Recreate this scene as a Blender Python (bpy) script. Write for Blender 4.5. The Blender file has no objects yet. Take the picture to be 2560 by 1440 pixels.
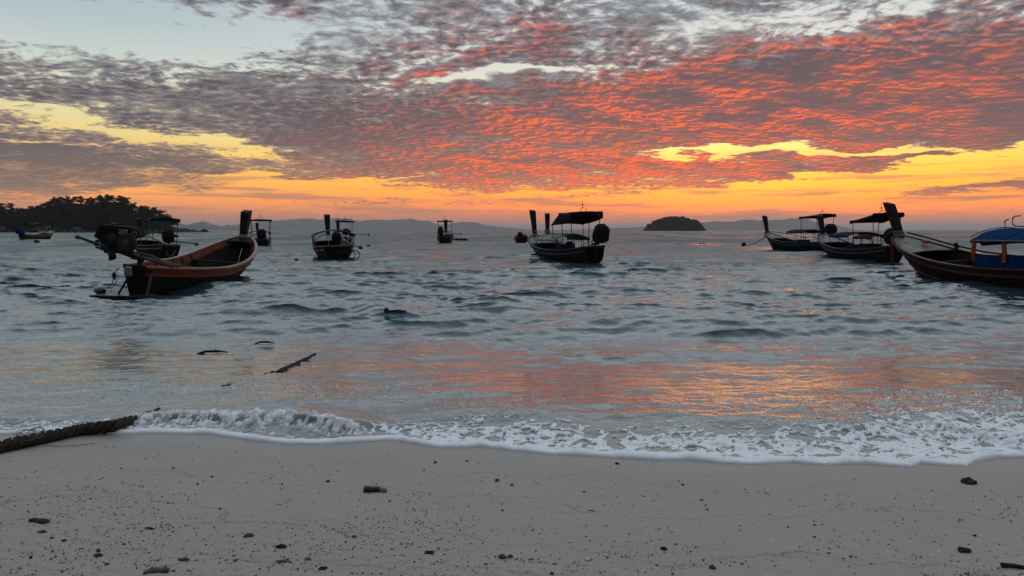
import bpy, math, random
import numpy as np
from mathutils import Vector, Matrix

random.seed(7)
RNG = np.random.default_rng(11)
R = math.radians
scene = bpy.context.scene
col = scene.collection

# ------------------------------------------------------------------ camera
F_PX = 1850.0                       # focal length in photograph pixels (2560 wide)
CAM_H = 1.75                        # metres above the sea
HORIZON = 575.0
PITCH = math.atan((720.0 - HORIZON) / F_PX)
cam_data = bpy.data.cameras.new('camera')
cam = bpy.data.objects.new('camera', cam_data)
col.objects.link(cam)
cam.location = (0, 0, CAM_H)
cam.rotation_euler = (R(90) - PITCH, 0, 0)
cam_data.sensor_width = 36.0
cam_data.lens = F_PX / 2560.0 * 36.0
cam_data.clip_start = 0.05
cam_data.clip_end = 120000.0
scene.camera = cam

# ------------------------------------------------------------------ exposure / render
vs = scene.view_settings
vs.view_transform = 'Standard'
vs.look = 'None'
vs.exposure = 0.0
vs.gamma = 1.0
vs.use_curve_mapping = False
scene.render.engine = 'CYCLES'
scene.cycles.use_denoising = True
scene.cycles.max_bounces = 6
scene.cycles.volume_bounces = 1
scene.cycles.sample_clamp_indirect = 6.0
scene.cycles.use_adaptive_sampling = False
scene.cycles.caustics_reflective = False
scene.cycles.caustics_refractive = False

SUN_AZ = 18.0                       # degrees right of the view axis
SUN_EL = 1.5


def ray(px, py):
    a = (px - 1280.0) / F_PX
    b = (720.0 - py) / F_PX
    c, s = math.cos(PITCH), math.sin(PITCH)
    return Vector((a, c + b * s, b * c - s))


def at(px, py, z=0.0):
    """point of the plane z that the photograph shows at a pixel"""
    d = ray(px, py)
    k = (z - CAM_H) / d.z
    return Vector((d.x * k, d.y * k, z))


def at_y(px, py, y):
    d = ray(px, py)
    k = y / d.y
    return Vector((d.x * k, y, CAM_H + d.z * k))


def azel(px, py):
    d = ray(px, py)
    return math.degrees(math.atan2(d.x, d.y)), math.degrees(math.atan2(d.z, math.hypot(d.x, d.y)))


def lin(c):
    out = []
    for v in c[:3]:
        v = v / 255.0
        out.append(v / 12.92 if v <= 0.04045 else ((v + 0.055) / 1.055) ** 2.4)
    return (out[0], out[1], out[2], 1.0)


# ------------------------------------------------------------------ sky
class NT:
    """small helper that writes node arithmetic"""
    def __init__(self, tree):
        self.t = tree
        self.n = tree.nodes
        self.l = tree.links

    def put(self, sock, v):
        if isinstance(v, bpy.types.NodeSocket):
            self.l.new(v, sock)
        else:
            sock.default_value = v

    def m(self, op, a, b=None, c=None, clamp=False):
        nd = self.n.new('ShaderNodeMath')
        nd.operation = op
        nd.use_clamp = clamp
        self.put(nd.inputs[0], a)
        if b is not None:
            self.put(nd.inputs[1], b)
        if c is not None:
            self.put(nd.inputs[2], c)
        return nd.outputs[0]

    def add(self, a, b): return self.m('ADD', a, b)
    def sub(self, a, b): return self.m('SUBTRACT', a, b)
    def mul(self, a, b): return self.m('MULTIPLY', a, b)
    def mad(self, a, b, c): return self.m('MULTIPLY_ADD', a, b, c)

    def smooth(self, v, lo, hi, to0=0.0, to1=1.0):
        nd = self.n.new('ShaderNodeMapRange')
        nd.interpolation_type = 'SMOOTHSTEP'
        self.put(nd.inputs['Value'], v)
        self.put(nd.inputs['From Min'], lo)
        self.put(nd.inputs['From Max'], hi)
        nd.inputs['To Min'].default_value = to0
        nd.inputs['To Max'].default_value = to1
        return nd.outputs['Result']

    def noise(self, vec, scale, detail=4.0, rough=0.55, distort=0.0, lac=2.0):
        nd = self.n.new('ShaderNodeTexNoise')
        nd.noise_dimensions = '3D'
        self.l.new(vec, nd.inputs['Vector'])
        nd.inputs['Scale'].default_value = scale
        nd.inputs['Detail'].default_value = detail
        nd.inputs['Roughness'].default_value = rough
        nd.inputs['Lacunarity'].default_value = lac
        nd.inputs['Distortion'].default_value = distort
        return nd.outputs['Fac']

    def vec(self, x, y, z=0.0):
        nd = self.n.new('ShaderNodeCombineXYZ')
        self.put(nd.inputs[0], x); self.put(nd.inputs[1], y); self.put(nd.inputs[2], z)
        return nd.outputs[0]

    def ramp(self, fac, stops, interp='LINEAR'):
        nd = self.n.new('ShaderNodeValToRGB')
        cr = nd.color_ramp
        cr.interpolation = interp
        while len(cr.elements) < len(stops):
            cr.elements.new(0.5)
        for e, (p, c) in zip(cr.elements, stops):
            e.position = p
            e.color = c
        self.put(nd.inputs[0], fac)
        return nd.outputs[0]

    def mix(self, fac, a, b, mode='MIX'):
        nd = self.n.new('ShaderNodeMix')
        nd.data_type = 'RGBA'
        nd.blend_type = mode
        self.put(nd.inputs['Factor'], fac)
        self.put(nd.inputs[6], a)
        self.put(nd.inputs[7], b)
        return nd.outputs[2]


def build_world():
    world = bpy.data.worlds.new('World')
    scene.world = world
    world.use_nodes = True
    t = world.node_tree
    t.nodes.clear()
    g = NT(t)
    tc = t.nodes.new('ShaderNodeTexCoord')
    nrm = t.nodes.new('ShaderNodeVectorMath'); nrm.operation = 'NORMALIZE'
    t.links.new(tc.outputs['Generated'], nrm.inputs[0])
    sep = t.nodes.new('ShaderNodeSeparateXYZ')
    t.links.new(nrm.outputs[0], sep.inputs[0])
    X, Y, Z = sep.outputs
    az = g.mul(g.m('ARCTAN2', X, Y), 57.29578)
    el = g.mul(g.m('ARCSINE', Z), 57.29578)
    zc = g.m('MAXIMUM', Z, 0.0)
    # the cloud sheet: direction projected on a level layer, flattened towards the horizon
    zz = g.add(zc, 0.11)
    XZ, YZ = g.m('DIVIDE', X, zz), g.m('DIVIDE', Y, zz)
    P = g.vec(XZ, YZ)
    # same sheet turned so that streets of cloud run from lower left to upper right
    zs = g.add(zc, 0.05)
    ca, sa = math.cos(R(-28)), math.sin(R(-28))
    Sx, Sy = g.m('DIVIDE', X, zs), g.m('DIVIDE', Y, zs)
    Pr = g.vec(g.mul(g.sub(g.mul(Sx, ca), g.mul(Sy, sa)), 0.30), g.add(g.mul(Sx, sa), g.mul(Sy, ca)))

    n_warp1 = g.sub(g.noise(P, 2.1, 4.0, 0.55), 0.5)
    Pw = g.vec(g.add(XZ, 9.3), g.add(YZ, 4.1), 3.0)
    n_warp2 = g.sub(g.noise(Pw, 2.6, 4.0, 0.55), 0.5)
    # az / el perturbed so that edges of cloud fields are ragged
    eld = g.m('MINIMUM', g.mad(zc, 3.6, 0.20), 1.0)
    U = g.mad(n_warp1, 10.0, az)
    V = g.mad(g.mul(n_warp2, eld), 5.0, el)

    UV = g.vec(U, V)

    def blobs(lst, base):
        acc = base
        for (px, py, sx, sy, ang, amp) in lst:
            a0, e0 = azel(px, py)
            mp = t.nodes.new('ShaderNodeMapping')
            mp.vector_type = 'TEXTURE'
            mp.inputs['Location'].default_value = (a0, e0, 0)
            mp.inputs['Rotation'].default_value = (0, 0, R(ang))       # positive = rising to the right
            mp.inputs['Scale'].default_value = (sx / F_PX * 57.3, sy / F_PX * 57.3, 1)
            t.links.new(UV, mp.inputs['Vector'])
            dt = t.nodes.new('ShaderNodeVectorMath')
            dt.operation = 'DOT_PRODUCT'
            t.links.new(mp.outputs[0], dt.inputs[0])
            t.links.new(mp.outputs[0], dt.inputs[1])
            acc = g.mad(g.m('POWER', 0.36788, dt.outputs['Value']), amp, acc)
        return acc

    # how much cloud: base + fields (photograph pixel centre, half sizes, tilt, amount)
    cover = blobs([
        (150, 45, 360, 70, 3, -1.05),        # clear patch, upper left
        (560, 95, 150, 28, 8, -0.40),
        (180, 300, 330, 12, -7, -0.55),       # pale yellow gap, left
        (540, 365, 190, 18, -10, -0.66),
        (60, 348, 150, 7, -3, -0.55),
        (760, 455, 360, 16, -4, -1.10),       # orange gap under the left field
        (480, 490, 330, 22, 2, -1.05),
        (980, 443, 160, 7, 3, -0.6),
        (900, 520, 300, 12, 1, -0.5),
        (300, 225, 560, 60, -2, 0.16),         # heavy grey field, left
        (130, 385, 330, 30, -5, 0.55),
        (500, 425, 260, 7, -2, 0.55),
        (850, 340, 260, 80, 8, 0.36),
        (1290, 186, 190, 13, 5, -0.85),       # bright slot right of centre
        (1040, 150, 170, 16, 22, -0.30),
        (2150, 28, 380, 18, 7, -0.42),        # pale veil, upper right
        (1850, 62, 300, 12, 7, -0.18),
        (1650, 270, 560, 110, 4, 0.50),       # the great red field
        (2250, 240, 460, 100, 3, 0.50),
        (2500, 330, 260, 40, 0, 0.40),
        (1350, 110, 300, 45, 12, 0.22),
        (1790, 377, 170, 8, 1, -1.25),       # bright lens, right
        (2200, 378, 330, 8, -1, -1.25),
        (2560, 392, 220, 14, 3, -1.1),
        (2420, 432, 330, 16, 6, -1.05),       # open yellow sky, right
        (2000, 462, 330, 14, 8, -0.85),
        (1700, 490, 420, 14, 4, -0.95),
        (2200, 500, 520, 24, 0, -0.95),
        (1650, 415, 330, 18, -2, 0.35),
        (1300, 485, 190, 7, 3, -0.65),
        (1180, 425, 260, 34, 2, 0.40),
        (2480, 468, 150, 11, 2, 0.95),
        (2200, 403, 260, 8, 5, 0.95),
        (1200, 535, 420, 16, 0, 0.10),
        (100, 470, 230, 30, 0, 0.45),
    ], g.smooth(el, 17.0, 34.0, 0.60, 0.22))
    n_big = g.sub(n_warp2, n_warp1)
    Pc = g.vec(g.mad(n_warp2, 0.22, XZ), g.mad(n_warp1, 0.22, YZ))
    Pc2 = g.vec(g.add(g.mad(n_warp2, 0.22, XZ), 0.016), g.add(g.mad(n_warp1, 0.22, YZ), 0.024))
    n_cell = g.sub(g.noise(Pc, 18.0, 5.0, 0.62), 0.5)
    n_cell_off = g.sub(g.noise(Pc2, 18.0, 5.0, 0.62), 0.5)
    n_mid = g.sub(g.noise(Pc, 5.5, 2.0, 0.5), 0.5)
    n_streak = g.sub(g.noise(Pr, 3.2, 4.0, 0.6), 0.5)
    dens = g.mad(n_big, 0.35, cover)
    dens = g.mad(g.mul(n_cell, g.mad(n_warp2, 4.0, 1.75)), 1.0, dens)
    dens = g.mad(n_mid, 0.75, dens)
    dens = g.mad(n_streak, 0.65, dens)
    hor = g.smooth(el, 0.2, 2.6)                      # far cloud melts into the horizon band
    low = g.noise(g.vec(g.mul(az, 0.075), g.mul(el, 1.55), 7.0), 1.0, 5.0, 0.62)
    low_a = g.mul(g.smooth(g.mad(n_warp1, 0.25, low), 0.49, 0.62), g.smooth(el, 7.0, 2.0))
    low_a = g.mul(low_a, g.smooth(el, 0.1, 0.6))
    alpha = g.mul(g.smooth(dens, 0.20, 0.62), g.mad(hor, 0.65, 0.35))
    alpha = g.m('MAXIMUM', alpha, g.mul(low_a, 0.85))
    thick = g.smooth(dens, 0.42, 1.02)

    def erp(e):
        return e / 90.0
    def stops(l):
        return [(erp(e), lin(c)) for e, c in l]
    elf = g.m('DIVIDE', el, 90.0, clamp=True)
    warm = g.ramp(elf, stops([(0, (158, 108, 92)), (0.9, (216, 124, 74)), (2.1, (253, 150, 50)), (3.2, (255, 184, 42)),
                              (4.5, (254, 206, 70)), (6.2, (252, 230, 136)), (8.0, (246, 234, 178)), (10.5, (232, 230, 206)),
                              (13.5, (208, 216, 212)), (17.5, (205, 215, 217)), (28, (236, 244, 247)), (48, (220, 231, 237)), (90, (176, 190, 201))]))
    cool = g.ramp(elf, stops([(0, (140, 112, 106)), (1.0, (176, 128, 110)), (2.6, (230, 166, 96)), (4.3, (240, 190, 96)),
                              (6.0, (232, 206, 126)), (8.0, (226, 218, 166)), (11.0, (206, 214, 206)), (14.0, (178, 193, 198)),
                              (17.5, (156, 175, 188)), (28, (210, 223, 230)), (48, (208, 220, 228)), (90, (176, 190, 201))]))
    back = g.ramp(elf, stops([(0, (58, 60, 72)), (4, (66, 66, 78)), (10, (72, 76, 90)), (25, (84, 92, 108)),
                              (50, (120, 132, 148)), (90, (176, 190, 201))]))
    dsun = g.m('ABSOLUTE', g.m('WRAP', g.sub(az, SUN_AZ), 180.0, -180.0))
    f_warm = g.smooth(dsun, 12.0, 52.0, 1.0, 0.0)
    f_back = g.smooth(dsun, 62.0, 130.0)
    clear = g.mix(f_back, g.mix(f_warm, cool, warm), back)
    sky = t.nodes.new('ShaderNodeTexSky')
    sky.sky_type = 'NISHITA'
    sky.sun_disc = False
    sky.sun_elevation = R(SUN_EL)
    sky.sun_rotation = R(SUN_AZ)
    sky.dust_density = 3.0
    sky.ozone_density = 2.0
    clear = g.mix(0.035, clear, sky.outputs[0], 'ADD')

    # cloud colour: slate shade, coral where the low sun reaches the undersides
    shade = g.ramp(elf, stops([(0, (140, 106, 98)), (1.4, (140, 104, 98)), (4.0, (122, 100, 100)), (8.0, (98, 91, 97)),
                               (14.0, (90, 88, 95)), (30, (98, 102, 112)), (90, (112, 122, 138))]))
    pale = g.ramp(elf, stops([(0, (160, 120, 104)), (4.0, (158, 128, 116)), (9.0, (142, 138, 138)), (16.0, (150, 155, 160)),
                              (40, (150, 160, 172)), (90, (140, 155, 172))]))
    shade_c = g.ramp(elf, stops([(0, (128, 110, 106)), (1.4, (126, 110, 108)), (4.0, (102, 98, 103)), (8.0, (83, 87, 97)),
                                 (14.0, (77, 83, 94)), (30, (98, 104, 115)), (90, (112, 122, 138))]))
    shade = g.mix(f_warm, shade_c, shade)
    body = g.mix(g.mul(f_back, 0.6), g.mix(thick, pale, shade), lin((62, 64, 74)))
    lit_where = blobs([
        (1560, 330, 520, 150, 3, 1.12),
        (1280, 420, 300, 60, 2, 0.48),
        (1650, 425, 360, 45, 4, 1.0),
        (2250, 230, 480, 120, 8, 0.70),
        (1900, 125, 330, 20, 6, 0.85),
        (1250, 80, 260, 60, 10, 0.36),
        (1080, 190, 90, 12, 6, 0.8),
        (640, 30, 130, 40, 0, 0.24),
        (2500, 470, 160, 24, 0, 0.55),
        (1850, 525, 560, 26, 0, 0.55),
    ], 0.02)
    relief = g.mad(n_streak, 0.30, g.mad(n_mid, 0.35, g.mul(g.sub(n_cell_off, n_cell), g.mad(n_warp2, 1.8, 0.95))))
    lit_relief = g.smooth(relief, -0.06, 0.24)
    lit = g.mul(lit_where, g.mad(lit_relief, 0.95, 0.14))
    lit = g.mul(lit, g.smooth(g.mad(n_streak, 0.5, g.mad(n_mid, 0.5, n_warp2)), -0.20, 0.14, 0.30, 1.22))
    lit = g.m('MINIMUM', g.mul(lit, g.smooth(el, 0.5, 2.2)), 1.0)
    coral = g.ramp(elf, stops([(0, (214, 120, 80)), (2.0, (244, 124, 62)), (4.0, (252, 112, 58)), (8.0, (246, 112, 72)),
                               (14.0, (248, 116, 82)), (25, (220, 130, 110)), (90, (160, 140, 150))]))
    cloud = g.mix(lit, body, coral)
    out_col = g.mix(alpha, clear, cloud)
    glow = g.ramp(elf, [(0, (1.95, 1.45, 1.05, 1)), (erp(1.2), (1.9, 1.36, 0.78, 1)), (erp(3), (1.5, 1.2, 0.82, 1)), (erp(6), (1.18, 1.1, 0.98, 1)), (erp(12), (1, 1, 1, 1)), (erp(18), (1.02, 1.02, 1.02, 1)), (erp(30), (1.18, 1.20, 1.22, 1)), (erp(60), (1.2, 1.22, 1.25, 1))])
    out_col = g.mix(1.0, out_col, glow, 'MULTIPLY')
    # below the horizon: the dim far side of land and sea
    below = g.smooth(el, -0.6, 0.0)
    out_col = g.mix(below, lin((70, 68, 70)), out_col)
    bg = t.nodes.new('ShaderNodeBackground')
    t.links.new(out_col, bg.inputs[0])
    bg.inputs[1].default_value = 1.0
    wo = t.nodes.new('ShaderNodeOutputWorld')
    t.links.new(bg.outputs[0], wo.inputs[0])
    world.cycles.sampling_method = 'MANUAL'
    world.cycles.sample_map_resolution = 1024


build_world()
sun_data = bpy.data.lights.new('sun', 'SUN')
sun_data.energy = 0.02              # the sun is behind the cloud on the horizon
sun_data.angle = R(12)
sun_data.color = (1.0, 0.62, 0.32)
sun = bpy.data.objects.new('sun', sun_data)
col.objects.link(sun)
sd = Vector((math.sin(R(SUN_AZ)) * math.cos(R(SUN_EL)), math.cos(R(SUN_AZ)) * math.cos(R(SUN_EL)), math.sin(R(SUN_EL))))
sun.rotation_euler = sd.to_track_quat('Z', 'Y').to_euler()

# ------------------------------------------------------------------ helpers: numpy noise
def _hash(ix, iy, seed):
    h = (ix.astype(np.uint32) * np.uint32(374761393) + iy.astype(np.uint32) * np.uint32(668265263) + np.uint32(seed * 974634777 & 0xffffffff))
    h = (h ^ (h >> np.uint32(13))) * np.uint32(1274126177)
    h = h ^ (h >> np.uint32(16))
    return h


def vnoise(x, y, seed=0):
    """gradient noise, about -0.7..0.7"""
    fx, fy = np.floor(x), np.floor(y)
    ix, iy = fx.astype(np.int64), fy.astype(np.int64)
    dx, dy = (x - fx).astype(np.float32), (y - fy).astype(np.float32)
    ux, uy = dx * dx * dx * (dx * (dx * 6 - 15) + 10), dy * dy * dy * (dy * (dy * 6 - 15) + 10)
    def gr(ox, oy):
        a = _hash(ix + ox, iy + oy, seed).astype(np.float32) * np.float32(2 * math.pi / 4294967296.0)
        return np.cos(a) * (dx - ox) + np.sin(a) * (dy - oy)
    a, b, c, d = gr(0, 0), gr(1, 0), gr(0, 1), gr(1, 1)
    return (a + (b - a) * ux) * (1 - uy) + (c + (d - c) * ux) * uy


def fbm(x, y, seed=0, octs=4, gain=0.5, lac=2.03):
    s, a = 0.0, 1.0
    for k in range(octs):
        s = s + a * vnoise(x, y, seed + k * 17)
        x, y, a = x * lac + 3.7, y * lac + 1.3, a * gain
    return s


def sstep(a, b, x):
    t = np.clip((x - a) / (b - a), 0, 1)
    return t * t * (3 - 2 * t)


# ------------------------------------------------------------------ helpers: meshes and materials
def tag(o, label=None, cat=None, group=None, kind=None):
    if label: o['label'] = label
    if cat: o['category'] = cat
    if group: o['group'] = group
    if kind: o['kind'] = kind
    return o


def link(name, me, mat=None, parent=None, smooth=False):
    if mat is not None:
        me.materials.append(mat)
    if smooth:
        me.polygons.foreach_set('use_smooth', np.ones(len(me.polygons), dtype=bool))
    o = bpy.data.objects.new(name, me)
    col.objects.link(o)
    if parent is not None:
        o.parent = parent
    return o


def empty(name, loc, rot=(0, 0, 0)):
    o = bpy.data.objects.new(name, None)
    o.empty_display_size = 0.2
    o.location = loc
    o.rotation_euler = rot
    col.objects.link(o)
    return o


def grid_mesh(name, co, nr, nc):
    """mesh of an nr x nc lattice; co has shape (nr*nc, 3)"""
    me = bpy.data.meshes.new(name)
    i = np.arange((nr - 1) * (nc - 1))
    r, c = i // (nc - 1), i % (nc - 1)
    a = r * nc + c
    quads = np.stack([a, a + 1, a + nc + 1, a + nc], 1).astype(np.int32)
    me.vertices.add(nr * nc)
    me.vertices.foreach_set('co', co.astype(np.float32).ravel())
    me.loops.add(quads.size)
    me.loops.foreach_set('vertex_index', quads.ravel())
    me.polygons.add(len(quads))
    me.polygons.foreach_set('loop_start', (np.arange(len(quads)) * 4).astype(np.int32))
    me.update(calc_edges=True)
    return me


def attr(me, name, val):
    a = me.attributes.new(name, 'FLOAT', 'POINT')
    a.data.foreach_set('value', val.astype(np.float32).ravel())


class MB:
    """collects shapes into one mesh"""
    def __init__(self):
        self.v = []
        self.f = []

    def add(self, verts, faces):
        k = len(self.v)
        self.v += [tuple(p) for p in verts]
        self.f += [tuple(i + k for i in f) for f in faces]
        return self

    def box(self, c, s, rot=None):
        hx, hy, hz = s[0] / 2, s[1] / 2, s[2] / 2
        b = min(hx, hy, hz) * 0.22                       # worn, eased edges
        vs_ = []
        for sz in (-1, 1):
            for ins, zz in ((b, hz), (0, hz - b)) if sz > 0 else ((0, hz - b), (b, hz)):
                pass
        rings = [(-hz, b), (-hz + b, 0), (hz - b, 0), (hz, b)]
        for z, i in rings:
            for (x, y) in ((-hx + i, -hy + i), (hx - i, -hy + i), (hx - i, hy - i), (-hx + i, hy - i)):
                vs_.append(Vector((x, y, z)))
        m = rot if rot is not None else Matrix.Identity(3)
        c = Vector(c)
        vs_ = [m @ p + c for p in vs_]
        fs = [(3, 2, 1, 0), (12, 13, 14, 15)]
        for r_ in range(3):
            for k in range(4):
                a, b_ = r_ * 4 + k, r_ * 4 + (k + 1) % 4
                fs.append((a, b_, b_ + 4, a + 4))
        return self.add(vs_, fs)

    def tube(self, pts, r, n=6, cap=True):
        pts = [Vector(p) for p in pts]
        rs = r if isinstance(r, (list, tuple)) else [r] * len(pts)
        vs_, fs = [], []
        up = Vector((0, 0, 1))
        for i, p in enumerate(pts):
            d = (pts[min(i + 1, len(pts) - 1)] - pts[max(i - 1, 0)])
            d = d.normalized() if d.length > 1e-9 else Vector((1, 0, 0))
            a = d.cross(up)
            if a.length < 0.05:
                a = d.cross(Vector((1, 0, 0)))
            a.normalize()
            b = a.cross(d)
            for k in range(n):
                w = 2 * math.pi * k / n
                vs_.append(p + (a * math.cos(w) + b * math.sin(w)) * rs[i])
        for i in range(len(pts) - 1):
            for k in range(n):
                fs.append((i * n + k, i * n + (k + 1) % n, (i + 1) * n + (k + 1) % n, (i + 1) * n + k))
        if cap:
            fs.append(tuple(range(n - 1, -1, -1)))
            fs.append(tuple((len(pts) - 1) * n + k for k in range(n)))
        return self.add(vs_, fs)

    def loft(self, rings, closed=True, caps=True):
        n = len(rings[0])
        vs_ = [p for r_ in rings for p in r_]
        fs = []
        for i in range(len(rings) - 1):
            for k in range(n if closed else n - 1):
                fs.append((i * n + k, i * n + (k + 1) % n, (i + 1) * n + (k + 1) % n, (i + 1) * n + k))
        if caps and closed:
            fs.append(tuple(range(n - 1, -1, -1)))
            fs.append(tuple((len(rings) - 1) * n + k for k in range(n)))
        return self.add(vs_, fs)

    def disc(self, c, axis, r, h, n=18, bev=0.15):
        """short round drum about an axis"""
        c, ax = Vector(c), Vector(axis).normalized()
        a = ax.cross(Vector((0, 0, 1)))
        if a.length < 0.05:
            a = ax.cross(Vector((1, 0, 0)))
        a.normalize()
        b = ax.cross(a)
        rings = []
        for (q, rr) in ((-0.5, r * (1 - bev)), (-0.5 + bev, r), (0.5 - bev, r), (0.5, r * (1 - bev))):
            rings.append([c + ax * (q * h) + (a * math.cos(2 * math.pi * k / n) + b * math.sin(2 * math.pi * k / n)) * rr for k in range(n)])
        return self.loft(rings)

    def lump(self, c, s, seed=0, n=10, rough=0.18, m=7, rot=None, power=1.0):
        """rounded irregular body"""
        rr = random.Random(seed)
        c = Vector(c)
        ph = [rr.uniform(0, 6.28) for _ in range(8)]
        rings = []
        mm = rot if rot is not None else Matrix.Identity(3)
        for i in range(m + 1):
            th = math.pi * i / m
            ring = []
            for k in range(n):
                w = 2 * math.pi * k / n
                q = 1 + rough * (math.sin(2 * w + ph[0] + 2 * th) * 0.5 + math.sin(3 * w + ph[1] - th * 3) * 0.4 + math.sin(5 * w + ph[2] + th * 4) * 0.3 + rr.uniform(-0.35, 0.35))
                x, y, z = math.cos(w) * math.sin(th), math.sin(w) * math.sin(th), -math.cos(th)
                if power != 1.0:
                    x, y, z = [math.copysign(abs(t_) ** power, t_) for t_ in (x, y, z)]
                ring.append(c + mm @ Vector((x * s[0] * q, y * s[1] * q, z * s[2] * q)))
            rings.append(ring)
        return self.loft(rings)

    def mesh(self, name):
        me = bpy.data.meshes.new(name)
        me.from_pydata(self.v, [], self.f)
        me.update()
        return me

    def build(self, name, mat=None, parent=None, smooth=False):
        return link(name, self.mesh(name), mat, parent, smooth)


def new_mat(name):
    m = bpy.data.materials.new(name)
    m.use_nodes = True
    t = m.node_tree
    t.nodes.clear()
    g = NT(t)
    out = t.nodes.new('ShaderNodeOutputMaterial')
    bs = t.nodes.new('ShaderNodeBsdfPrincipled')
    t.links.new(bs.outputs[0], out.inputs[0])
    return m, g, bs, out


def objcoord(g):
    tc = g.n.new('ShaderNodeTexCoord')
    return tc.outputs['Object']


def bump(g, bs, h, strength=0.4, dist=0.01):
    b = g.n.new('ShaderNodeBump')
    b.inputs['Strength'].default_value = strength
    b.inputs['Distance'].default_value = dist
    g.l.new(h, b.inputs['Height'])
    g.l.new(b.outputs[0], bs.inputs['Normal'])


def rgb(c):
    return (c[0], c[1], c[2], 1.0)


def paint(name, c, c2=None, rough=0.6, scale=6.0, wear=0.5, bmp=0.15, stretch=(1, 1, 1), spec=0.12):
    """weathered paint / wood / cloth: two tones broken up by noise"""
    m, g, bs, out = new_mat(name)
    co = objcoord(g)
    mp = g.n.new('ShaderNodeMapping')
    mp.inputs['Scale'].default_value = stretch
    g.l.new(co, mp.inputs[0])
    n1 = g.noise(mp.outputs[0], scale, 5.0, 0.6)
    n2 = g.noise(mp.outputs[0], scale * 7.3, 3.0, 0.6)
    c2 = c2 or tuple(v * 0.55 for v in c)
    f = g.smooth(g.mad(n2, 0.35, n1), 0.52 - 0.0, 0.86)
    g.put(bs.inputs['Base Color'], g.mix(g.mul(f, wear), rgb(c), rgb(c2)))
    g.put(bs.inputs['Roughness'], g.mad(n1, 0.25, rough - 0.12))
    bs.inputs['Specular IOR Level'].default_value = spec
    bump(g, bs, n2, bmp, 0.01)
    return m


# ------------------------------------------------------------------ the beach and the sea
SHORE_PX = [(-900, 1092), (-500, 1088), (-200, 1086), (0, 1084), (200, 1084), (400, 1081), (520, 1083), (570, 1092), (640, 1103), (720, 1112), (800, 1112),
            (900, 1105), (960, 1101), (1005, 1104), (1050, 1113), (1100, 1121), (1160, 1121), (1200, 1118), (1280, 1130), (1380, 1140),
            (1480, 1146), (1560, 1152), (1640, 1157), (1720, 1155), (1800, 1166), (1900, 1168), (1980, 1162), (2060, 1171), (2160, 1166),
            (2220, 1172), (2275, 1177), (2300, 1166), (2360, 1172), (2415, 1174), (2440, 1160), (2500, 1150), (2560, 1150), (2800, 1147), (3200, 1140), (3700, 1136)]
_sp = [at(x, y, 0.01) for x, y in SHORE_PX]
SH_X = np.array([p.x for p in _sp])
SH_Y = np.array([p.y for p in _sp])


def y_shore(x):
    x = np.asarray(x, dtype=np.float64)
    base = np.interp(x, SH_X, SH_Y)
    return base + 0.012 * fbm(x * 3.1, x * 0 + 0.5, 91, 3)


def sand_z(x, y):
    """smooth beach profile"""
    y = np.asarray(y, dtype=np.float64)
    d = 6.25 - y
    return np.where(d > 0, 0.036 * d, 0.07 * d) + 0.0 * np.asarray(x)


def on_sand(px, py):
    z = 0.0
    for _ in range(6):
        p = at(px, py, z)
        z = float(sand_z(p.x, p.y))
    return at(px, py, z)


def line_y(pts, z):
    ps = [at(x, y, z) for x, y in pts]
    xs = np.array([p.x for p in ps]); ys = np.array([p.y for p in ps])
    return lambda X: np.interp(X, xs, ys)


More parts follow.
